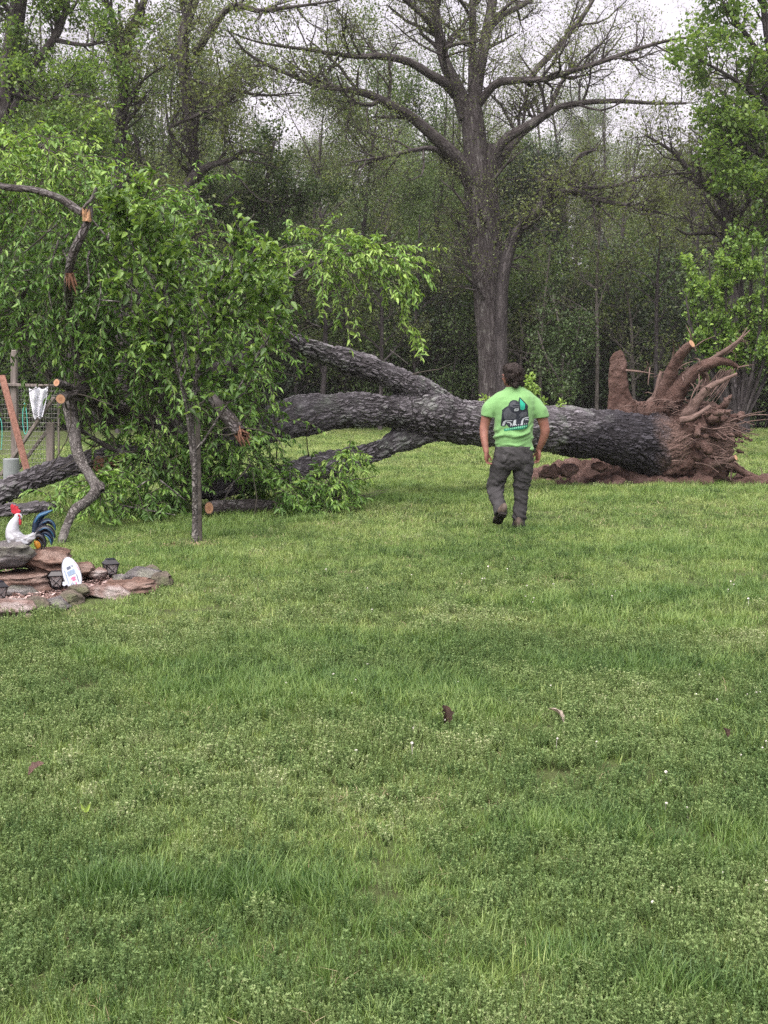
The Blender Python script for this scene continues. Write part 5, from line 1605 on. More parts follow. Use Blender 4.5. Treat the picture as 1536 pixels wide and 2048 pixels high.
for nm, poly, mt, off in prints:
    if art is None:
        art = patch('back_print', zp(poly), bvh_s, mt, shirt, off, 3)
    else:
        patch(nm, zp(poly), bvh_s, mt, shirt, off, 2)

# boots
MAT['boot'] = simple('boot_leather', (.075, .058, .047), .7, .3, .4, 25, .4)
MAT['sole'] = simple('boot_sole', (.014, .012, .011), .8, .25, .5, 40, .6)


def boot(heel, toe, upv, ankle, name='boot'):
    heel, toe, upv = Vector(heel), Vector(toe), Vector(upv).normalized()
    d = (toe - heel).normalized(); s_ = d.cross(upv).normalized(); upv = s_.cross(d)
    bm = bmesh.new()
    L = .29
    prof = [(0.0, .030, .0), (.04, .037, .0), (.10, .034, 0), (.16, .040, .004), (.21, .047, .004), (.26, .043, 0), (.29, .028, 0)]
    hts = [.105, .115, .11, .085, .066, .052, .035]
    R = Matrix((s_, d, upv)).transposed()
    for (t, w, o_), h in zip(prof, hts):
        bm_ball(bm, heel + d * t + upv * (.028 + h * .5), (w * 1.08, .045, h * .55), R)
    bm_tube(bm, [tuple(heel + d * .045 + upv * .08) + (.05,), tuple(Vector(ankle)) + (.05,)], 14)
    me = remesh(bm, .007, 3, name); me.materials.append(MAT['boot'])
    b = link(name, me, None, person)
    bm = bmesh.new()
    out = [(t, w * 1.12) for t, w, _ in prof]
    pts = [(w, t) for t, w in out] + [(-w, t) for t, w in out[::-1]]
    lo = [bm.verts.new(heel + d * (t - .015 if t < .01 else t * 1.03) + s_ * w) for w, t in pts]
    hi = [bm.verts.new(v.co + upv * .028) for v in lo]
    n = len(lo)
    bm.faces.new(lo[::-1]); bm.faces.new(hi)
    for i in range(n): bm.faces.new((lo[i], lo[(i + 1) % n], hi[(i + 1) % n], hi[i]))
    # heel block and lugs
    for t in (.02, .055, .12, .145, .17, .195, .22, .245):
        bmesh.ops.create_cube(bm, size=1, matrix=Matrix.Translation(heel + d * t - upv * .004) @ R.to_4x4() @ Matrix.Diagonal((.06, .016, .012, 1)))
    bmesh.ops.recalc_face_normals(bm, faces=bm.faces)
    me = bpy.data.meshes.new('sole'); bm.to_mesh(me); bm.free(); me.materials.append(MAT['sole'])
    link('sole', me, None, b)


# trailing left foot: on its toe, sole to the camera; leading right foot flat
toe_ = G(985, 1062) + np.array((0, .06, .012)); heel_ = Q(1006, 1030, -.36)
boot(heel_, heel_ + nrm(toe_ - heel_) * .29, np.array((.05, .75, .45)), Q(1001, 1024, -.26))
rh = G(1036, 1063); boot((rh[0], rh[1] - .02, .008), (rh[0] + .045, rh[1] + .27, .008), (0, 0, 1), Q(1038, 1046, .05))
# ================================================================== STONE BED
def rockmat(name, dark, mid, pale, lich):
    m = Mat(name)
    o = m.obj()
    st = m.noise(m.mapping(o, (2, 2, 9)), 2.2, 6, .65, .4); f = m.noise(o, 30, 5, .7); b = m.noise(o, 4.5, 4)
    c = m.ramp(st, [(.3, dark), (.5, mid), (.7, pale)])
    c = m.mix(m.ramp(b, [(.5, (0, 0, 0)), (.68, (.8, .8, .8))]), c, lich)
    c = m.mix(m.math('MULTIPLY', m.ramp(f, [(.35, (1, 1, 1)), (.5, (0, 0, 0))]), .5), c, dark)
    m.color(c); m.bump(m.math('ADD', st, m.math('MULTIPLY', f, .6)), 1.0, .06); m.set(Roughness=.9, Specular_IOR_Level=.2)
    return m.m


MAT['rock_brown'] = rockmat('brown_rock', (.055, .035, .028), (.16, .10, .078), (.33, .235, .19), (.30, .23, .20))
MAT['rock_grey'] = rockmat('grey_rock', (.05, .048, .05), (.14, .133, .135), (.29, .275, .28), (.22, .23, .18))
MAT['rock_pink'] = rockmat('pink_rock', (.10, .065, .055), (.24, .165, .145), (.42, .34, .315), (.40, .38, .37))
MAT['rock_moss'] = rockmat('mossy_rock', (.06, .055, .045), (.14, .12, .095), (.24, .21, .17), (.10, .12, .06))


def rock(px0, px1, py0, py1, Y, depth, mat, label, seed, flat=.5, tilt=0.0):
    """a stone filling a place: rounded block worn by noise"""
    c = P((px0 + px1) / 2, (py0 + py1) / 2, Y)
    w, h = M(px1 - px0, Y), M(py1 - py0, Y)
    bm = bmesh.new()
    bmesh.ops.create_cube(bm, size=1); bmesh.ops.subdivide_edges(bm, edges=bm.edges[:], cuts=13, use_grid_fill=True)
    r = np.random.default_rng(seed); of = r.random(3) * 40
    planes = [(nrm(r.normal(size=3)), .40 + .06 * (flat > .65) + .10 * r.random()) for _ in range(11)]
    for v in bm.verts:
        p = Vector(v.co); q = p.normalized() * .62
        p = p.lerp(q, 1 - flat)
        s_ = Vector((p.x * w * 1.06, p.y * depth, p.z * h * 1.08))
        big = Vector((mnoise.noise(s_ * 4 + Vector(of)), mnoise.noise(s_ * 4 + Vector(of) + Vector((9, 3, 1))), mnoise.noise(s_ * 4 + Vector(of) + Vector((2, 7, 5)))))
        lay = mnoise.fractal(Vector((s_.x * 5, s_.y * 5, s_.z * 26)) + Vector(of), 1, 2, 3)
        hh = min(w, h, depth)
        s_ = s_ + big * hh * .20 + Vector((p.x, p.y, 0)) * lay * hh * .75 + p.normalized() * mnoise.fractal(s_ * 18 + Vector(of), 1, 2, 3) * hh * .14
        for pn, pd in planes:
            e_ = s_.x / w * pn[0] + s_.y / depth * pn[1] + s_.z / h * pn[2] - pd
            if e_ > 0: s_ -= Vector((pn[0] * w, pn[1] * depth, pn[2] * h)) * e_ * .85
        v.co = s_ + p.normalized() * mnoise.fractal(s_ * 30 + Vector(of), 1, 2, 3) * hh * .05
    bm.transform(Matrix.Rotation(tilt, 4, 'Y') @ Matrix.Rotation(r.normal() * .2, 4, 'Z'))
    # keep it clear of hovering: sink it to the ground or onto its neighbour
    zmin = min(v.co.z for v in bm.verts)
    if c[2] + zmin > .02 and py1 > 1162: c = c - np.array((0, 0, c[2] + zmin + .02))
    me = bpy.data.meshes.new('rock'); bm.to_mesh(me); bm.free()
    me.polygons.foreach_set('use_smooth', np.ones(len(me.polygons), bool))
    o = link('rock', me, MAT[mat]); o.location = c
    return tag(o, label, 'rock', 'stones of the garden bed')


rock(-60, 64, 1090, 1138, 8.95, .40, 'rock_grey', 'flat grey slab topmost of the stone stack, under the rooster', 1, .85)
rock(50, 136, 1099, 1140, 9.1, .42, 'rock_brown', 'brown layered slab with holes, on top beside the grey slab', 2, .7, .03)
rock(-60, 80, 1127, 1170, 8.9, .38, 'rock_brown', 'long dark brown block in the middle of the stone stack', 3, .92)
rock(-60, 82, 1157, 1198, 8.86, .36, 'rock_grey', 'grey block lowest of the stone stack', 4, .92)
rock(72, 130, 1127, 1180, 9.1, .36, 'rock_brown', 'reddish brown block behind the oval sign and lantern', 5, .8)
rock(146, 192, 1124, 1154, 9.45, .30, 'rock_brown', 'brown pitted stone right of the oval sign top', 6, .6)
rock(176, 214, 1138, 1160, 9.4, .22, 'rock_pink', 'pinkish stone left of the far lantern', 7, .6)
rock(246, 322, 1134, 1172, 9.35, .34, 'rock_grey', 'largest smooth grey boulder at the right end of the bed', 8, .35)
rock(296, 318, 1131, 1146, 9.5, .16, 'rock_moss', 'small dark stone peeping over the smooth grey boulder', 9, .4)
rock(308, 345, 1147, 1180, 9.25, .22, 'rock_moss', 'mossy dark stone outermost at the right end of the bed', 10, .5)
rock(211, 303, 1160, 1192, 8.9, .26, 'rock_brown', 'long brown edging stone in front of the smooth grey boulder', 11, .5, .05)
rock(165, 272, 1171, 1200, 8.75, .24, 'rock_pink', 'brown and white edging stone right of the oval sign foot', 12, .5, .08)
rock(122, 160, 1182, 1214, 8.5, .26, 'rock_moss', 'dark brown craggy stone in front of the nearer lantern', 13, .55)
rock(94, 134, 1194, 1224, 8.25, .24, 'rock_grey', 'whitish rounded stone on the front edge of the bed', 14, .4)
rock(-30, 56, 1202, 1242, 8.0, .42, 'rock_pink', 'flat pinkish stone nearest the camera at the left edge', 15, .7)
rock(48, 102, 1198, 1228, 8.15, .28, 'rock_moss', 'mossy grey stone half buried between pink and whitish stones', 16, .5)
rock(228, 250, 1150, 1166, 9.3, .16, 'rock_grey', 'small grey stone at the foot of the far lantern', 17, .5)
rock(264, 302, 1154, 1176, 9.1, .18, 'rock_brown', 'brown stone leaning on the front of the grey boulder', 18, .5)
rock(140, 180, 1170, 1192, 8.7, .2, 'rock_moss', 'low mossy stone at the foot of the oval sign', 19, .5)
rock(88, 126, 1184, 1204, 8.4, .2, 'rock_brown', 'low brown stone at the foot of the nearer lantern', 20, .5)

# mulch
ys_ = np.linspace(7.4, 9.85, 26)
V, idx_ = [], []
for y in ys_:
    e = np.interp(y, [7.3, 7.8, 8.3, 8.9, 9.35, 9.7, 9.9], [-3.5, -2.6, -2.3, -2.0, -1.85, -2.2, -3.2])
    for t in np.linspace(0, 1, 16):
        x = -6 + (e + 6) * t; V.append((x, y, .012 + ground_z(x, y) - .02 * (t > .95)))
nx = 16
i = (np.arange(25)[:, None] * nx + np.arange(15)[None]).ravel()
MAT['mulch'] = simple('mulch', (.17, .115, .105), .95, .1, .5, 40, .8)
bed = link('mulch_bed', Geo().add(V, np.stack([i, i + 1, i + nx + 1, i + nx], 1)).mesh('mulch_bed', smooth=True), MAT['mulch'], kind='structure')
tag(bed, 'bed of pale pinkish wood chip mulch inside the ring of stones', 'mulch bed')
n = 6500
y = 7.6 + 2.2 * rng.random(n); e = np.interp(y, [7.3, 7.8, 8.3, 8.9, 9.35, 9.7, 9.9], [-3.5, -2.6, -2.3, -2.0, -1.85, -2.2, -3.2]); x = -3.4 + (e + 3.35) * rng.random(n)
g = Geo(); V, Fq, T_ = leaves4(np.stack([x, y, .018 + ground_z(x, y) + .02 * rng.random(n)], 1), rvec(n) * (1, 1, .25), np.tile((0, 0, 1.0), (n, 1)) + rvec(n) * .4, .025 + .04 * rng.random(n), .008 + .014 * rng.random(n), rng.random(n)); g.add(V, Fq, T_)
MAT['chips'] = leafmat('chips', [(0, (.10, .065, .055)), (.5, (.30, .21, .19)), (1, (.55, .45, .43))], .02, .9, .1)
tag(link('wood_chips', g.mesh('wood_chips'), MAT['chips'], kind='stuff'), 'loose pinkish wood chips covering the stone bed', 'wood chips')


# ------------------------------------------------------------------ solar lanterns
MAT['black_metal'] = simple('black_metal', (.012, .012, .016), .4, .5, .3, 30)
MAT['solar'] = simple('solar_panel', (.02, .022, .045), .2, .6, .2, 60)
m = Mat('seeded_glass'); n_ = m.noise(m.obj(), 60, 3); m.color(m.ramp(n_, [(.3, (.45, .42, .42)), (.7, (.75, .72, .72))])); m.set(Roughness=.15, Specular_IOR_Level=.5, Transmission_Weight=.45); m.bump(n_, .4, .004)
MAT['lantern_glass'] = m.m


def lantern(loc, rz, label):
    L = empty('garden_lantern', loc, label, 'lantern', 'solar lanterns in the stone bed')
    R = Matrix.Translation(Vector(loc)) @ Matrix.Rotation(rz, 4, 'Z') @ Matrix.Scale(.9, 4)

    def part(name, build, mat, parent=L):
        bm = bmesh.new(); build(bm); bm.transform(R); me = bpy.data.meshes.new(name); bm.to_mesh(me); bm.free(); return link(name, me, MAT[mat], parent)

    def frustum(bm, z0, w0, z1, w1):
        a = [bm.verts.new((sx * w0, sy * w0, z0)) for sx, sy in ((-1, -1), (1, -1), (1, 1), (-1, 1))]
        b = [bm.verts.new((sx * w1, sy * w1, z1)) for sx, sy in ((-1, -1), (1, -1), (1, 1), (-1, 1))]
        bm.faces.new(a[::-1]); bm.faces.new(b)
        for i in range(4): bm.faces.new((a[i], a[(i + 1) % 4], b[(i + 1) % 4], b[i]))
    rf = part('roof', lambda bm: (frustum(bm, .094, .064, .102, .066), frustum(bm, .1025, .062, .136, .036), frustum(bm, .1365, .038, .141, .038)), 'black_metal')
    part('solar_panel', lambda bm: frustum(bm, .1415, .033, .143, .033), 'solar', rf)
    part('base', lambda bm: (frustum(bm, .0, .036, .008, .038), frustum(bm, -.08, .008, -.001, .012)), 'black_metal')
    def bar(bm, a, b, r=.004):
        bm_tube(bm, [(*a, r), (*b, r)], 6, 3)
    for sx, sy in ((-1, -1), (1, -1), (1, 1), (-1, 1)):
        part('post', lambda bm: bar(bm, (sx * .036, sy * .036, .004), (sx * .056, sy * .056, .096), .0045), 'black_metal')
    for q in range(4):
        A = Matrix.Rotation(q * PI / 2, 3, 'Z')
        def cross(bm):
            for s_ in (-1, 1):
                pts = [tuple(A @ Vector((s_ * .036 * (1 - 2 * t) + (s_ * -.018 * t), -(.038 + .018 * t), .008 + .086 * t))) + (.0032,) for t in (0, .25, .5, .75, 1)]
                bm_tube(bm, pts, 6, 8)
        part('cross_brace', cross, 'black_metal')
        def pane(bm):
            v = [bm.verts.new(A @ Vector(p)) for p in ((-.034, -.034, .010), (.034, -.034, .010), (.053, -.052, .092), (-.053, -.052, .092))]
            bm.faces.new(v)
            bmesh.ops.solidify(bm, geom=bm.faces[:], thickness=.002)
        part('pane', pane, 'lantern_glass')
    return L


g1 = G(222, 1164); lantern((g1[0], g1[1], .06), .5, 'black solar lantern by the grey boulder, standing farthest right')
g2 = G(113, 1187); lantern((g2[0], g2[1], .05), .25, 'black solar lantern in front of the oval sign')
g3 = G(-3, 1212); lantern((g3[0], g3[1], .05), .7, 'black solar lantern half cut off at the left edge')

# ------------------------------------------------------------------ oval sign
m = Mat('sign_white'); n_ = m.noise(m.obj(), 9, 4); m.color(m.ramp(n_, [(.3, (.33, .37, .44)), (.7, (.43, .46, .52))])); m.set(Roughness=.4)
MAT['sign'] = m.m
sg = empty('oval_sign', tuple(G(150, 1184)), 'white oval garden sign with grey and pink print, leaning between the stones', 'sign')
SY = 8.85
sc_ = np.array(P(143.5, 1147, SY)); ux = nrm(P(153, 1147, SY) - P(143.5, 1147, SY)); uz = nrm(P(131, 1115, SY - .0) - P(157, 1180, SY)) ; uz = nrm(uz + np.array((0, .25, 0)))
ux = nrm(ux - ux @ uz * uz); un = np.cross(ux, uz); un = un if un[1] < 0 else -un
a_, b_ = M(17.5, SY), M(35, SY)


def sgn(x, z, o_=0.0): return sc_ + ux * x * a_ + uz * z * b_ + un * o_


def plate(name, poly, mat, parent, o0, o1, rim=False):
    bm = bmesh.new()
    f_ = [bm.verts.new(sgn(x, z, o1)) for x, z in poly]; k_ = [bm.verts.new(sgn(x, z, o0)) for x, z in poly]
    bm.faces.new(f_); bm.faces.new(k_[::-1]); n = len(poly)
    for i in range(n): bm.faces.new((f_[i], k_[i], k_[(i + 1) % n], f_[(i + 1) % n]))
    bmesh.ops.recalc_face_normals(bm, faces=bm.faces)
    me = bpy.data.meshes.new(name); bm.to_mesh(me); bm.free(); return link(name, me, mat if not isinstance(mat, str) else MAT[mat], parent)


oval = [(math.cos(t) * (1 - .05 * math.sin(t)), math.sin(t)) for t in np.linspace(0, 2 * PI, 40, endpoint=False)]
bd = plate('board', oval, 'sign', sg, -.012, .006)
plate('shade_plate', [(x * 1.03 - .16, z * 1.01 + .02) for x, z in oval], 'black_metal', sg, -.05, -.0125)  # offset black plate standing in for the shadow rim behind the board
gi, pi_ = ink('grey_print', (.09, .11, .15)), ink('pink_print', (.48, .13, .22)); bi_ = ink('pale_blue_print', (.20, .27, .37)); rd = ink('red_print', (.55, .12, .14))
plate('print_mark', [(-.35, .42), (.12, .46), (.12, .30), (-.35, .26)], gi, bd, .0062, .0078)
plate('print_mark', [(.25, .44), (.38, .45), (.38, .36), (.25, .35)], gi, bd, .0062, .0078)
plate('print_mark', [(-.45, .16), (.42, .22), (.46, -.06), (-.42, -.12)], bi_, bd, .0062, .0078)
plate('print_mark', [(-.72, .3), (-.64, .3), (-.6, -.5), (-.68, -.5)], bi_, bd, .0062, .0078)
plate('print_mark', [(-.28, -.30), (-.1, -.22), (.2, -.22), (.34, -.27), (.2, -.36), (.36, -.40), (.1, -.46), (-.2, -.44), (-.05, -.38)], pi_, bd, .0062, .0078)
plate('print_mark', [(.12, -.55), (.24, -.56), (.2, -.72), (.32, -.85), (.18, -.9), (.1, -.76)], pi_, bd, .0062, .0078)
plate('print_mark', [(.48, -.15), (.56, -.15), (.54, -.62), (.46, -.60)], gi, bd, .0062, .0078)
plate('print_mark', [(-.42, -.58), (-.36, -.56), (-.12, -.88), (-.2, -.9)], gi, bd, .0062, .0078)
plate('print_mark', [(-.25, -.52), (-.19, -.52), (.0, -.84), (-.06, -.88)], gi, bd, .0062, .0078)
plate('print_mark', [(.66, .62), (.72, .56), (.97, .05), (.93, .02), (.8, .35)], rd, bd, .0062, .0078)
plate('tab', [(-.75, -.32), (-1.25, -.30), (-1.4, -.46), (-1.25, -.56), (-.62, -.50)], 'sign', sg, -.006, .0045)
bm = bmesh.new(); bm_tube(bm, [(*sgn(.05, -.9, -.02), .008), (*(sgn(.1, -1.25, -.02) * np.array((1, 1, 0)) + np.array((0, 0, -.1))), .008)], 8)
me = bpy.data.meshes.new('stake'); bm.to_mesh(me); bm.free(); link('stake', me, MAT['black_metal'], sg)

# ------------------------------------------------------------------ rooster statue
RY = 9.05
ro = empty('rooster_statue', tuple(P(45, 1098, RY)), 'white rooster statue with red comb and blue black tail on the stone stack', 'statue')
def rq(zx, zy, d=0.0): return P(zx / 3.84, 960 + zy / 3.84, RY + d)     # zoomed photo -> place
def rr(*a): return [tuple(rq(x, y, d)) + (M(w / 3.84, RY) / 2,) for x, y, d, w in a]
bm = bmesh.new()
bm_tube(bm, rr((138, 290, 0, 56), (108, 340, 0, 84), (98, 400, 0, 112), (120, 455, 0, 140), (150, 490, 0, 120)), 18)
bm_tube(bm, rr((80, 455, 0, 96), (140, 470, 0, 128), (200, 465, 0, 96), (240, 440, 0, 60), (266, 405, 0, 26)), 18)
bm_ball(bm, rq(140, 283), (M(8.5, RY), M(7.5, RY), M(8.5, RY)))
bme = remesh(bm, .006, 3, 'body')
m = Mat('rooster_paint'); n_ = m.noise(m.mapping(m.obj(), (20, 20, 34)), 1.0, 4, .6); n2 = m.noise(m.obj(), 7, 2)
sp = m.new('ShaderNodeSeparateXYZ'); m.l.new(m.obj(), sp.inputs[0])
zr = m.new('ShaderNodeMapRange'); zr.inputs['From Min'].default_value = rq(0, 500)[2]; zr.inputs['From Max'].default_value = rq(0, 350)[2]; m.l.new(sp.outputs[2], zr.inputs['Value'])
spk = m.math('MULTIPLY', m.ramp(n_, [(.44, (0, 0, 0)), (.54, (1, 1, 1))]), m.math('SUBTRACT', 1.0, zr.outputs[0], True), True)
m.color(m.mix(spk, (.38, .40, .44), (.05, .038, .034))); m.bump(n_, .3, .006); m.set(Roughness=.45)
rooster_paint = m.m; bme.materials.append(m.m); rb = link('body', bme, None, ro)
MAT['comb'] = simple('comb_red', (.36, .02, .035), .4, .4, .25, 40)
MAT['beak'] = simple('beak_paint', (.75, .55, .45), .4, .4, .2, 40)
MAT['tail_blue'] = simple('tail_blue', (.015, .07, .14), .35, .5, .5, 14)
MAT['tail_black'] = simple('tail_black', (.012, .014, .022), .4, .5, .4, 20)
MAT['tail_navy'] = simple('tail_navy', (.010, .022, .05), .35, .5, .5, 16)
MAT['thigh'] = simple('thigh_gold', (.42, .19, .02), .5, .3, .6, 60)


def flat(name, pts, mat, thick, parent, Yc=0.0):
    """a cast-metal plate of real thickness from a drawn outline"""
    bm = bmesh.new()
    vs = [bm.verts.new(rq(x, y, Yc - thick / 2)) for x, y in pts]; f = bm.faces.new(vs)
    r = bmesh.ops.extrude_face_region(bm, geom=[f]); bmesh.ops.translate(bm, vec=(0, thick, 0), verts=[v for v in r['geom'] if isinstance(v, bmesh.types.BMVert)])
    bmesh.ops.recalc_face_normals(bm, faces=bm.faces)
    bmesh.ops.bevel(bm, geom=bm.edges[:], offset=thick * .18, segments=1, affect='EDGES')
    me = bpy.data.meshes.new(name); bm.to_mesh(me); bm.free(); return link(name, me, MAT[mat], parent)


flat('comb', [(86, 250), (78, 200), (92, 182), (102, 200), (112, 188), (122, 208), (132, 200), (140, 226), (158, 240), (150, 258), (128, 262), (104, 262)], 'comb', .022, ro)
flat('wattle', [(128, 264), (146, 262), (158, 280), (152, 296), (162, 320), (158, 350), (146, 344), (142, 312), (130, 292)], 'comb', .024, ro, -.012)
bm = bmesh.new(); bm_tube(bm, rr((146, 280, -.01, 20), (158, 281, -.01, 12), (168, 285, -.01, 4)), 10); me = bpy.data.meshes.new('beak'); bm.to_mesh(me); bm.free(); link('beak', me, MAT['beak'], ro)
bm = bmesh.new(); bm_ball(bm, rq(140, 276, -.03), (.004, .004, .004)); me = bpy.data.meshes.new('eye'); bm.to_mesh(me); bm.free(); link('eye', me, MAT['tail_black'], rb)


def feather(p, w, mat, dy):
    a = resample([(x, y, dy, wd) for (x, y), wd in zip(p, w)], 14)
    V, Fq = [], []
    for i, q in enumerate(a):
        t = a[min(i + 1, 13), :2] - a[max(i - 1, 0), :2]; nn_ = np.array((-t[1], t[0])) / max(np.linalg.norm(t), 1e-6) * q[3] / 2
        V += [rq(q[0] + nn_[0], q[1] + nn_[1], dy), rq(q[0], q[1], dy - .010), rq(q[0] - nn_[0], q[1] - nn_[1], dy), rq(q[0], q[1], dy + .010)]
    for i in range(13):
        for j in range(4): Fq.append((i * 4 + j, i * 4 + (j + 1) % 4, i * 4 + 4 + (j + 1) % 4, i * 4 + 4 + j))
    link('tail_feather', Geo().add(V, Fq).mesh('tail_feather', smooth=True), MAT[mat], ro)


feather([(262, 400), (280, 320), (330, 265), (404, 232)], [40, 50, 46, 4], 'tail_navy', .0)
feather([(268, 330), (300, 280), (350, 258), (408, 228)], [10, 30, 30, 4], 'tail_blue', -.014)
feather([(260, 420), (310, 340), (370, 315), (412, 345), (428, 390)], [50, 54, 44, 30, 4], 'tail_navy', .01)
feather([(330, 330), (375, 312), (412, 340), (426, 388)], [8, 18, 18, 4], 'tail_blue', -.012)
feather([(258, 430), (320, 375), (380, 375), (415, 415), (425, 450)], [50, 54, 44, 26, 4], 'tail_black', -.005)
feather([(270, 450), (330, 405), (375, 420), (400, 455), (398, 500)], [50, 50, 40, 24, 4], 'tail_navy', .006)
feather([(300, 390), (350, 370), (395, 400), (418, 450)], [6, 14, 14, 3], 'tail_blue', -.016)
feather([(262, 440), (300, 430), (330, 450), (345, 490), (335, 525)], [40, 50, 44, 26, 6], 'tail_black', -.01)
feather([(340, 420), (370, 440), (388, 470), (392, 500)], [6, 14, 12, 3], 'tail_blue', -.016)
feather([(290, 450), (312, 480), (320, 510), (318, 530)], [36, 30, 22, 10], 'tail_black', .0)
bm = bmesh.new(); bm_tube(bm, rr((262, 470, 0, 20), (285, 490, 0, 52), (300, 525, 0, 40)), 12); me = remesh(bm, .006, 1, 'thigh'); me.materials.append(MAT['thigh']); link('thigh', me, None, ro)
flat('wing', [(60, 470), (100, 445), (170, 455), (250, 420), (276, 400), (270, 450), (215, 490), (130, 505), (70, 500)], 'beak', .02, ro, -.055).data.materials[0] = rooster_paint
# ================================================================== WOODEN GATE AND FENCE AT THE LEFT
FY = 21.0
gate = empty('wooden_fence', tuple(P(60, 960, FY) * (1, 1, 0)), 'old wooden fence with diagonal braces and wire mesh behind the fallen limb', 'fence')
def pl(name, x0, y0, x1, y1, w, mat='timber', Y=FY, par=gate, t=None):
    a, b = P(x0, y0, Y), P(x1, y1, Y)
    return plank(name, a, b, M(w, Y), (t or M(w, Y) * .5), mat, par)
pl('post', 28, 700, 30, 962, 13, t=.1)
pl('post', 101, 845, 101, 958, 15, t=.12); pl('post', 117, 800, 118, 956, 5)
pl('post', -8, 700, -8, 965, 14, t=.1)
pl('brace', 2, 950, 108, 795, 13, Y=FY - .16, t=.05)
pl('brace', 20, 960, 96, 860, 11, Y=FY + .15, t=.05)
pl('rail', -30, 768, 110, 772, 10, Y=FY - .08, t=.05); pl('rail', -30, 955, 60, 957, 9, Y=FY - .08, t=.05)
# wire mesh: each wire a thin round bar, joined because far too many and fine to pick apart
wp, wr_ = [], []
for x in np.arange(-40, 125, 5.5):
    wp.append([P(x, 775, FY + .06), P(x + .6 * rng.normal(), 866, FY + .06), P(x, 956, FY + .06)])
for y in np.arange(782, 956, 9):
    wp.append([P(-40, y, FY + .06), P(40, y + .5 * rng.normal(), FY + .06), P(122, y, FY + .06)])
wp = np.array(wp); V, Fq, _ = tubes(wp, np.full(wp.shape[:2], .0032), 4)
MAT['wire'] = simple('galvanised_wire', (.30, .30, .29), .45, .4, .2, 40, metal=.6)
link('wire_mesh', Geo().add(V, Fq).mesh('wire_mesh'), MAT['wire'], gate, kind='stuff')
# leaning board in front
lp = plank('leaning_board', P(4, 752, 16.6), P(57, 952, 15.6), M(12, 16), .05, 'red_timber')
tag(lp, 'reddish brown board leaning diagonally against the fence', 'board')
# white cloth
bm = bmesh.new()
out = [(58, 782), (66, 776), (78, 783), (90, 776), (95, 790), (92, 806), (86, 812), (84, 830), (76, 842), (66, 826), (63, 808)]
nx_, ny_ = 12, 14
grid = {}
for i in range(nx_):
    for j in range(ny_):
        x = 58 + 38 * i / (nx_ - 1); y = 776 + 60 * j / (ny_ - 1)
        wv = .05 * math.sin(i * 1.3 + j * .25) + .03 * mnoise.noise(Vector((i * .5, j * .4, 3)))
        sx = 1 - .55 * (j / (ny_ - 1)) ** 1.5
        grid[i, j] = bm.verts.new(P(76 + (x - 76) * sx, y + 3 * math.sin(i), 20.7 + wv))
for i in range(nx_ - 1):
    for j in range(ny_ - 1): bm.faces.new((grid[i, j], grid[i + 1, j], grid[i + 1, j + 1], grid[i, j + 1]))
bmesh.ops.solidify(bm, geom=bm.faces[:], thickness=.006)
me = bpy.data.meshes.new('white_cloth'); bm.to_mesh(me); bm.free(); me.polygons.foreach_set('use_smooth', np.ones(len(me.polygons), bool))
tag(link('white_cloth', me, simple('white_cloth', (.74, .76, .82), .8, .2, .08, 10, .2)), 'white cloth draped over the fence below the sawn stubs', 'cloth')
# teal cord loop
MAT['teal'] = simple('teal_cord', (.08, .42, .36), .6, .3, .3, 30)
bm = bmesh.new(); bm_tube(bm, pix_line([(50, 810, 1.6), (46, 822, 1.6), (46, 850, 1.6), (50, 868, 1.6), (55, 860, 1.6), (54, 835, 1.6), (51, 812, 1.6), (48, 806, 1.6)], 19.5), 6, 50)
me = bpy.data.meshes.new('cord'); bm.to_mesh(me); bm.free(); tag(link('cord', me, MAT['teal']), 'teal cord looped over the fence brace', 'cord')
bm = bmesh.new(); bm_tube(bm, pix_line([(-4, 830, 1.4), (3, 845, 1.4), (4, 875, 1.4), (2, 900, 1.2)], 19.5), 6, 40)
me = bpy.data.meshes.new('cord'); bm.to_mesh(me); bm.free(); tag(link('cord', me, MAT['teal']), 'teal cord hanging straight at the left edge of the fence', 'cord')
# pale bucket behind the limb
bk_ = empty('bucket', tuple(P(23, 966, 18.0) * (1, 1, 0)), 'pale grey plastic bucket upside down behind the fallen limb', 'bucket')
bc = P(23, 945, 18.0); b0 = bc[2] - .2
bm = bmesh.new(); rs = [(0.125, 0), (.122, .18), (.118, .36)]
prev = None
for r_, z_ in rs + [(.108, .365), (.0, .362)][:1]:
    ring = [bm.verts.new((bc[0] + r_ * math.cos(2 * PI * i / 24), bc[1] + r_ * math.sin(2 * PI * i / 24), .02 + z_ * 1.35)) for i in range(24)]
    if prev:
        for i in range(24): bm.faces.new((prev[i], prev[(i + 1) % 24], ring[(i + 1) % 24], ring[i]))
    prev = ring
bm.faces.new(prev)
me = bpy.data.meshes.new('shell'); bm.to_mesh(me); bm.free(); link('shell', me, simple('bucket_plastic', (.20, .225, .23), .5, .3, .12, 20), bk_)
bm = bmesh.new()
bm_tube(bm, [(bc[0] + .13 * math.cos(t), bc[1] + .13 * math.sin(t), .05, .008) for t in np.linspace(0, 2 * PI, 17)], 6, 40)
me = bpy.data.meshes.new('rim'); bm.to_mesh(me); bm.free(); link('rim', me, bk_.children[0].data.materials[0], bk_)

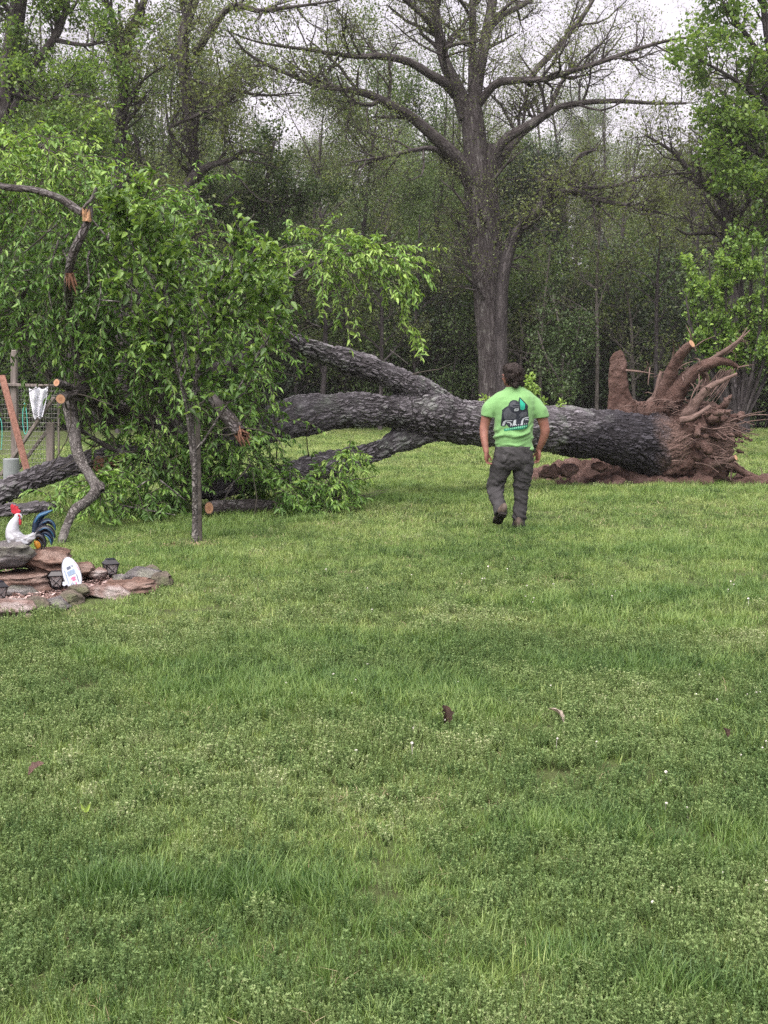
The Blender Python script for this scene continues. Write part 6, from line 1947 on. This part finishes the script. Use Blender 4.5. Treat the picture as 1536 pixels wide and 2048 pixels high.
# ================================================================== DEAD LEAVES ON THE GRASS
def dead_leaf(px, py, size, mat, label, rz, tilt, lobes=3, name='dead_leaf'):
    c = G(px, py)
    outl = []
    for i in range(2 * lobes + 1):
        t = i / (2 * lobes); outl.append(((.16 + .26 * math.sin(PI * min(1, t * 1.05)) * (1.0 if i % 2 else .42)), t))
    pts = [(0, -.18)] + [(w, t) for w, t in outl] + [(0, 1.06)] + [(-w, t) for w, t in outl[::-1]]
    bm = bmesh.new(); vs = []
    for x, t in pts:
        z = .28 * abs(x) * 1.6 + .16 * math.sin(t * 3.2) + .05 * mnoise.noise(Vector((x * 5, t * 5, rz)))
        vs.append(bm.verts.new((x * size, (t - .5) * size, z * size)))
    mid = [bm.verts.new((0, (t - .5) * size, .16 * math.sin(t * 3.2) * size - .02 * size)) for t in np.linspace(.02, .98, 2 * lobes + 1)]
    n = 2 * lobes + 1
    R_, L_l = vs[1:1 + n], vs[2 + n:2 + 2 * n][::-1]
    for S_, fl in ((R_, False), (L_l, True)):
        for i in range(n - 1):
            q = (mid[i], S_[i], S_[i + 1], mid[i + 1]); bm.faces.new(q if not fl else q[::-1])
    bm.faces.new((vs[0], R_[0], mid[0])); bm.faces.new((vs[0], mid[0], L_l[0])); bm.faces.new((R_[-1], vs[1 + n], mid[-1])); bm.faces.new((mid[-1], vs[1 + n], L_l[-1]))
    bmesh.ops.solidify(bm, geom=bm.faces[:], thickness=.0012)
    me = bpy.data.meshes.new(name); bm.to_mesh(me); bm.free()
    o = link(name, me, mat); o.location = c + np.array((0, 0, .07)); o.rotation_euler = (tilt, .25, rz)
    return tag(o, label, 'leaf')


ld = simple('brown_leaf', (.045, .026, .018), .7, .3, .5, 30, .3); lw = simple('bleached_leaf', (.42, .37, .31), .8, .2, .35, 40, .3); lr = simple('red_leaf', (.15, .095, .08), .7, .3, .5, 30, .3)
dead_leaf(890, 1460, .085, ld, 'dark brown curled oak leaf standing in the grass', .45, .95)
dead_leaf(1112, 1460, .08, lw, 'bleached pale curled leaf lying in the grass', 1.1, .6)
dead_leaf(74, 1572, .06, lr, 'faded reddish leaf lying in the grass near the left edge', -.9, .55)
dead_leaf(1450, 1496, .045, ld, 'small dark brown leaf near the right edge of the lawn', .3, .5)
yl = simple('lime_leaf', (.22, .32, .06), .6, .3, .25, 30, .2)
e_ = empty('lime_sprout', tuple(G(172, 1636)), 'lime green two leaved sprout poking above the grass', 'sprout')
for s_ in (-1, 1):
    c = G(172, 1636)
    V, Fq, T_ = leaves6(np.array([c + (0, 0, .02)]), np.array([(.45 * s_, -.2, .9)]), np.array([(0, -1, .3)]), np.array([.038]), np.array([.013]), np.array([.5]), .2)
    link('leaf', Geo().add(V, Fq, T_).mesh('leaf'), yl, e_)
# worn patch of bare soil in the lawn
c = G(720, 1121)
rb_ = []
for i in range(28):
    t = 2 * PI * i / 28; r_ = 1 + .3 * mnoise.noise(Vector((math.cos(t) * 2, math.sin(t) * 2, 5)))
    rb_.append((c[0] + .24 * r_ * math.cos(t), c[1] + .06 * r_ * math.sin(t), .012))
g = Geo().add(np.array([(c[0], c[1], .02)] + rb_), np.array([(0, 1 + i, 1 + (i + 1) % 28) for i in range(28)]))
tag(link('bare_patch', g.mesh('bare_patch'), MAT['soil'], kind='structure'), 'small bare brown patch worn in the mown lawn', 'bare soil')

# ================================================================== AIR: a trace of evening haze round the whole place
bm = bmesh.new(); bmesh.ops.create_cube(bm, size=1, matrix=Matrix.Translation((0, 100, 26)) @ Matrix.Diagonal((440, 360, 60, 1)))
me = bpy.data.meshes.new('haze'); bm.to_mesh(me); bm.free()
hz_ = bpy.data.materials.new('haze'); hz_.use_nodes = True
hz_.node_tree.nodes.clear()
ho = hz_.node_tree.nodes.new('ShaderNodeOutputMaterial'); hv = hz_.node_tree.nodes.new('ShaderNodeVolumePrincipled')
hv.inputs['Color'].default_value = (.95, .93, .96, 1); hv.inputs['Density'].default_value = .0004; hv.inputs['Anisotropy'].default_value = .2
hz_.node_tree.links.new(hv.outputs[0], ho.inputs['Volume'])
tag(link('haze', me, hz_, kind='stuff'), 'thin pale evening haze in the air over the lawn', 'haze')
